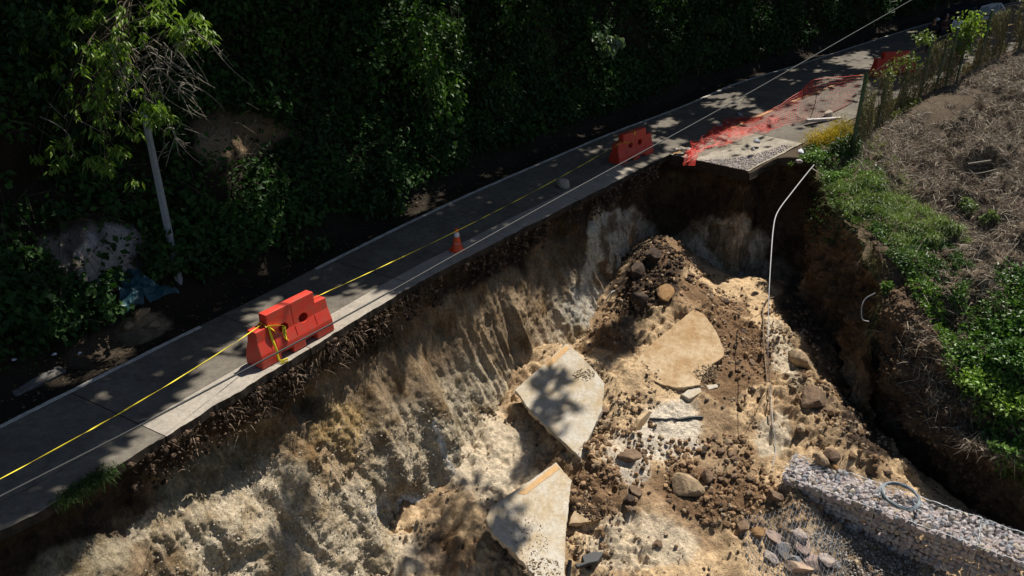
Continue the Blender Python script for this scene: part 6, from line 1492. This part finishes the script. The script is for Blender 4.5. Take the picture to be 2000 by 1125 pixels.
    if cap:
        ball('cap', hd + J(0, .005, .055), J(.092, .108, .08), M['hair'], r); ball('cap_peak', hd + J(0, -.12, .055), J(.065, .07, .012), M['hair'], r)
    return r
def ground_road(px, py_head, t):                        # stand a figure on the road under a surveyed head
    p = atd(px, py_head, t); s = slen[np.argmin(((Nst[:, :2] - p[:2]) ** 2).sum(1))]; z = near_at(s)[2] + .0; return np.array([p[0], p[1], z]), p[2] - z
p, hgt0 = ground_road(1825, 45, 36.0); person(p, -.5, float(np.clip(hgt0 + .12, 1.5, 1.8)), M['clothblack'], M['clothblack'], 'person in black with long dark hair and folded arms standing behind the fence', long_hair=True)
p, hgt0 = ground_road(1846, 50, 36.8); person(p, -.4, float(np.clip(hgt0 + .12, 1.5, 1.75)), M['clothbrown'], M['jeansb'], 'person in dark brown top just right of the one in black', long_hair=True)
p, hgt0 = ground_road(1871, 41, 36.3); person(p, -.6, float(np.clip(hgt0 + .12, 1.55, 1.85)), M['clothwhite'], M['jeans'], 'person in a pale blue white shirt and dark cap behind the bright vine', cap=True)
print('heights', hgt0)
# ================================================================== dark car
M['carp'] = plain_mat('dark_blue_paint', (0.012, 0.018, 0.03), 0.18, .1, 3, spec=.7); M['glass'] = plain_mat('car_glass', (0.02, 0.03, 0.035), 0.2, .1, 3, spec=.2); M['chrome'] = plain_mat('lamp_glass', (.6, .65, .7), .15, .1, 3, metal=.4)
def car(loc, rz, label):
    r = empty('parked_car', loc, rz); tag(r, label, 'car')
    xs = np.array([-2.15, -2.1, -1.9, -1.35, -.9, -.3, .5, 1.1, 1.6, 2.0, 2.18, 2.22]); top = np.array([.62, .80, .92, .98, 1.0, 1.0, 1.02, 1.02, 1.02, .98, .85, .60]); wid = np.array([.70, .80, .86, .89, .9, .9, .9, .9, .89, .86, .80, .72])
    sec = []
    for x, t, w in zip(xs, top, wid): sec.append([(x, -w * .96, .30), (x, -w, .55), (x, -w * .97, t - .12), (x, -w * .88, t), (x, 0, t + .03), (x, w * .88, t), (x, w * .97, t - .12), (x, w, .55), (x, w * .96, .30), (x, 0, .24)])
    S_ = np.array(sec); n, m = S_.shape[:2]; i = np.arange(n * m).reshape(n, m); nx = np.roll(i, -1, 1); F = np.stack([i[:-1], nx[:-1], nx[1:], i[1:]], -1).reshape(-1, 4)
    bm = bmesh.new(); vs_ = [bm.verts.new(p) for p in S_.reshape(-1, 3)]
    for f in F: bm.faces.new([vs_[q] for q in f])
    bm.faces.new([vs_[q] for q in i[0]]); bm.faces.new([vs_[q] for q in i[-1][::-1]]); bmesh.ops.recalc_face_normals(bm, faces=bm.faces)
    body = bm_obj('body', bm, M['carp'], r, True); mm = body.modifiers.new('s', 'SUBSURF'); mm.levels = mm.render_levels = 1
    cab = [(-1.35, .80, .98), (-.75, .70, 1.40), (.2, .68, 1.47), (1.2, .68, 1.45), (1.95, .72, 1.0)]
    bm = bmesh.new(); pr = []
    for x, w, z in cab: pr.append([bm.verts.new((x, -w, z)), bm.verts.new((x, 0, z + .03)), bm.verts.new((x, w, z))])
    for a, b in zip(pr[:-1], pr[1:]):
        bm.faces.new([a[0], b[0], b[1], a[1]]); bm.faces.new([a[1], b[1], b[2], a[2]])
    lo = [[bm.verts.new((x, -w2, .97)), bm.verts.new((x, w2, .97))] for x, w2 in [(-1.35, .84), (-.75, .85), (.2, .86), (1.2, .86), (1.95, .82)]]
    for j in range(4):
        bm.faces.new([lo[j][0], lo[j + 1][0], pr[j + 1][0], pr[j][0]]); bm.faces.new([lo[j][1], pr[j][2], pr[j + 1][2], lo[j + 1][1]])
    bmesh.ops.recalc_face_normals(bm, faces=bm.faces); bm_obj('cabin', bm, M['carp'], r)
    def pane(name, q):
        bm = bmesh.new(); v_ = [bm.verts.new(p) for p in q]; f = bm.faces.new(v_); rr_ = bmesh.ops.extrude_face_region(bm, geom=[f])
        nrm_ = f.normal if f.normal.length > 0 else Vector((0, 0, 1)); bm.normal_update()
        for e in rr_['geom']:
            if isinstance(e, bmesh.types.BMVert): e.co += Vector(bm.faces[:][0].normal) * .012
        bmesh.ops.recalc_face_normals(bm, faces=bm.faces); return bm_obj(name, bm, M['glass'], r)
    pane('windscreen', [(-1.33, -.74, 1.0), (-1.33, .74, 1.0), (-.80, .62, 1.385), (-.80, -.62, 1.385)]); pane('rear_window', [(1.93, .66, 1.03), (1.93, -.66, 1.03), (1.28, -.6, 1.43), (1.28, .6, 1.43)])
    for s in (-1, 1):
        for (a, b) in ((-1.1, -.05), (.05, .95), (1.02, 1.5)):
            pane('side_window', [(a, s * .862, 1.02), (b, s * .866, 1.02), (min(b, 1.2) - .02, s * .70, 1.40), (max(a, -.70), s * .70, 1.38)])
        ball('headlight', (-2.05, s * .66, .72), (.14, .16, .09), M['chrome'], r); ball('tail_light', (2.12, s * .68, .78), (.08, .14, .12), M['red'], r); ball('mirror', (-.85, s * 1.0, 1.02), (.06, .11, .07), M['carp'], r)
        for x in (-1.35, 1.38):
            w = empty('wheel', (0, 0, 0)); w.parent = r; w.location = (x, s * .82, .33)
            bm = bmesh.new(); bmesh.ops.create_cone(bm, cap_ends=True, segments=24, radius1=.33, radius2=.33, depth=.22, matrix=Matrix.Rotation(math.pi / 2, 4, 'X')); bmesh.ops.bevel(bm, geom=bm.edges[:], offset=.02, segments=1, affect='EDGES'); bm_obj('tyre', bm, M['rubber'], w)
            bm = bmesh.new(); bmesh.ops.create_cone(bm, cap_ends=True, segments=16, radius1=.2, radius2=.2, depth=.24, matrix=Matrix.Rotation(math.pi / 2, 4, 'X')); bm_obj('rim', bm, M['wire'], w)
    return r
pc = atd(1896, 45, 39.5); s = slen[np.argmin(((Nst[:, :2] - pc[:2]) ** 2).sum(1))]; tgt = near_at(s + .5) - near_at(s - .5)
car(np.array([pc[0], pc[1], near_at(s)[2]]), math.atan2(tgt[1], tgt[0]), 'dark car parked on the road behind the overgrown fence')
# ------------------------------------------------------------------ more earth relief and bank variety
P, nn = PR.pick(9000, rf, smooth(.1, .5, VR.reshape(-1)) * ((PR.py > 560) * 1.0 + .12) * (PR.px < 1960))
rocks_stuff(P, .02 + .12 * rf.random(len(P)) ** 4, 'earth_crumbs', M['earth'], 'crumbled brown earth on the right hand slope', 'soil', ((.06, .042, .028), (.22, .155, .10)), rf, crumb_me)
P, nn = PB.pick(5000, rf, smooth(.3, 1.5, hb.reshape(-1)) * vis); D = rand_unit(len(P), rf) + nn * .6; D[:, 2] -= .4
V, F, cc = strips(P + nn * .25, D, .3 + .9 * rf.random(len(P)) ** 2, .014, leafcol(len(P), rf, (.02, .016, .012), (.12, .10, .075)), .3)
o = link('bank_twigs', mesh_np('bank_twigs', V, F, M['dry'], cc, smooth_=False)); tag(o, 'dead twigs and hanging stems among the dark bank plants', 'twigs', kind='stuff')
rb_ = np.random.default_rng(71)
for k, (x0, y0, cd, w_, hgt2) in enumerate([(700, 30, 25.5, .5, 2.6), (770, 60, 25, .4, 2.0), (880, 30, 24.5, .45, 2.2), (640, 120, 24.5, .4, 1.7), (1060, 60, 28, .5, 2.0), (500, 60, 22, .5, 2.4), (30, 480, 16.5, .4, 1.2)]):
    c = atd(x0, y0, cd); root = empty('hanging_creeper', c); tag(root, ['hanging creeper strand left of the bright creeper curtain', 'narrow creeper strand just left of the bright creeper curtain', 'creeper strand on the right side of the bright curtain', 'creeper strand hanging above the bare brown patch', 'creeper strand right of the feathery bush', 'long dark creeper strand right of the sunlit tree', 'short creeper strand at the left edge of the bank'][k], 'creeper')
    m = 620; t_ = rb_.random(m); st_n = rb_.integers(0, 5, m); ang_ = st_n * 1.3
    P = np.stack([np.sin(ang_) * w_ * .5 + rb_.normal(size=m) * .09, np.cos(ang_) * .2 + rb_.normal(size=m) * .08 - .25, -t_ * hgt2 * (.6 + .1 * st_n)], -1)
    U = rand_unit(m, rb_); U[:, 2] -= 1.0; Nn = rand_unit(m, rb_); Nn[:, 2] += .8
    leaf_obj('foliage', [leaves(P, U, Nn, .09 + .08 * rb_.random(m), .035, leafcol(m, rb_, (.018, .045, .010), (.065, .13, .025)))], M['leaf'], root)
    tw = [tube_mesh(np.stack([np.sin(j * 1.3) * w_ * .5 + np.sin(np.linspace(0, 6, 8) + j) * .05, np.full(8, np.cos(j * 1.3) * .2 - .25), -np.linspace(-.3, hgt2 * (.6 + .1 * j), 8)], -1), .01, 4) for j in range(5)]
    V, F = merge(tw); link('stem', mesh_np('stem', V, F, M['bark']), root)

blades([(1575, 300), (1640, 290), (1690, 330), (1660, 400), (1620, 420), (1595, 350)], 3000, .16, (.06, .11, .02), (.18, .28, .07), 'ragged grass on the rim around the top of the hose')
mound_leaves('rim_plants', [(1572, 296), (1650, 285), (1720, 340), (1740, 420), (1650, 450), (1600, 380)], PR, 2000, .22, (.03, .07, .018), (.13, .21, .05), .085, 'leafy weeds crowding the rim above the back of the pit', 'weeds')
mound_leaves('verge_weeds', [(1560, 300), (1600, 270), (1660, 250), (1760, 190), (1800, 200), (1670, 290), (1600, 345)], PV, 3600, .2, (.05, .07, .02), (.22, .22, .06), .08, 'yellowish weeds on the verge at the foot of the fence', 'weeds')
er = smooth(.0, .12, VR.reshape(-1)) * (1 - smooth(.35, .6, VR.reshape(-1))) * smooth(.5, 1.2, VS.reshape(-1)) * (1 - smooth(6.5, 7.5, VS.reshape(-1)))
P, nn = PR.pick(2600, rf, er * (.2 + fbm(PR.G * 2, 3, 262))); D = rand_unit(len(P), rf) + np.array([-.7, -.3, -.4])
V, F, cc = strips(P, D, .1 + .3 * rf.random(len(P)) ** 2, .011, leafcol(len(P), rf, (.07, .07, .03), (.26, .24, .11)), .5)
o = link('rim_roots', mesh_np('rim_roots', V, F, M['dry'], cc, smooth_=False)); tag(o, 'roots and trailing grass hanging over the right rim of the pit', 'roots', kind='stuff')

sE = s_of_px(60, 1000) + (s_of_px(1250, 330) - s_of_px(60, 1000)) * rf.random(3600); dn = fbm(np.stack([sE * 1.3, sE * 0 + 4, sE * 0], -1), 4, 271); sE = sE[dn > .52]
tq = near_at(sE + .1) - near_at(sE - .1); tq /= np.linalg.norm(tq, axis=1)[:, None]; no = np.stack([tq[:, 1], -tq[:, 0], 0 * tq[:, 0]], -1)
dz = .08 + .85 * rf.random(len(sE)); P = near_at(sE) + no * (.05 - .16 * dz + .10 * rf.random(len(sE)))[:, None]; P[:, 2] -= dz
rocks_stuff(P, .02 + .11 * rf.random(len(P)) ** 3, 'edge_soil', M['earth'], 'broken dark soil lumps stuck under the road edge', 'soil', ((.03, .021, .015), (.15, .10, .07)), rf, crumb_me)

mound_leaves('corner_weeds', [(1535, 325), (1590, 285), (1660, 300), (1650, 360), (1600, 390), (1560, 350)], PV, 1800, .22, (.04, .07, .02), (.16, .22, .05), .085, 'green weeds at the corner between the slab and the hose', 'weeds')
def soil_ring(poly, off, label):
    P = []
    for i in range(len(poly)):
        (x0, y0), (x1, y1) = poly[i], poly[(i + 1) % len(poly)]
        for _ in range(int(math.hypot(x1 - x0, y1 - y0) * 2.2)):
            t = rf.random(); x, y = x0 + (x1 - x0) * t + rf.normal() * 7, y0 + (y1 - y0) * t + rf.normal() * 6
            if 0 < y < 1125 and fbm(np.array([[x * .03, y * .03, 3.]]), 3, 281)[0] > .48: P.append((x, y))
    d = ray(np.array([p[0] for p in P]), np.array([p[1] for p in P])); tt2 = np.linspace(12, 28, 260)
    Q = CAMP + d[:, None] * tt2[None, :, None]; fz = floor_z(Q[..., 0], Q[..., 1], False) + .03; k = np.argmax(Q[..., 2] < fz, 1); Q = Q[np.arange(len(P)), k]
    rocks_stuff(Q, .03 + .11 * rf.random(len(Q)) ** 2.5, 'slab_edge_soil', M['earth'], label, 'soil', ((.12, .08, .05), (.46, .34, .21)), rf, crumb_me)
soil_ring([(1374, 612), (1398, 645), (1414, 680), (1416, 695), (1392, 712), (1372, 745), (1322, 762), (1250, 745)], 0, 'soil and sand banked against the highest fallen slab')
soil_ring([(1128, 688), (1180, 748), (1168, 822), (1134, 894), (1098, 862)], 0, 'soil crumbs banked against the cracked fallen slab')

leaf_band(6500, .02, .95, 0, 1, .43, (.20, .17, .12), (.46, .40, .30), .06, 'dry_fence_leaves', 'pale dry grey brown leaves clinging all over the fence', 'leaves', 'leafdull')
Pk, _ = PF.pick(900, rf, None, poly=[(1240, 500), (1290, 465), (1335, 500), (1325, 550), (1260, 620), (1195, 610)])
rocks_stuff(Pk, .05 + .2 * rf.random(len(Pk)) ** 3, 'black_soil', M['earth'], 'black soil lumps piled on the left of the mound top', 'soil', ((.022, .016, .012), (.09, .06, .04)), rf, crumb_me)
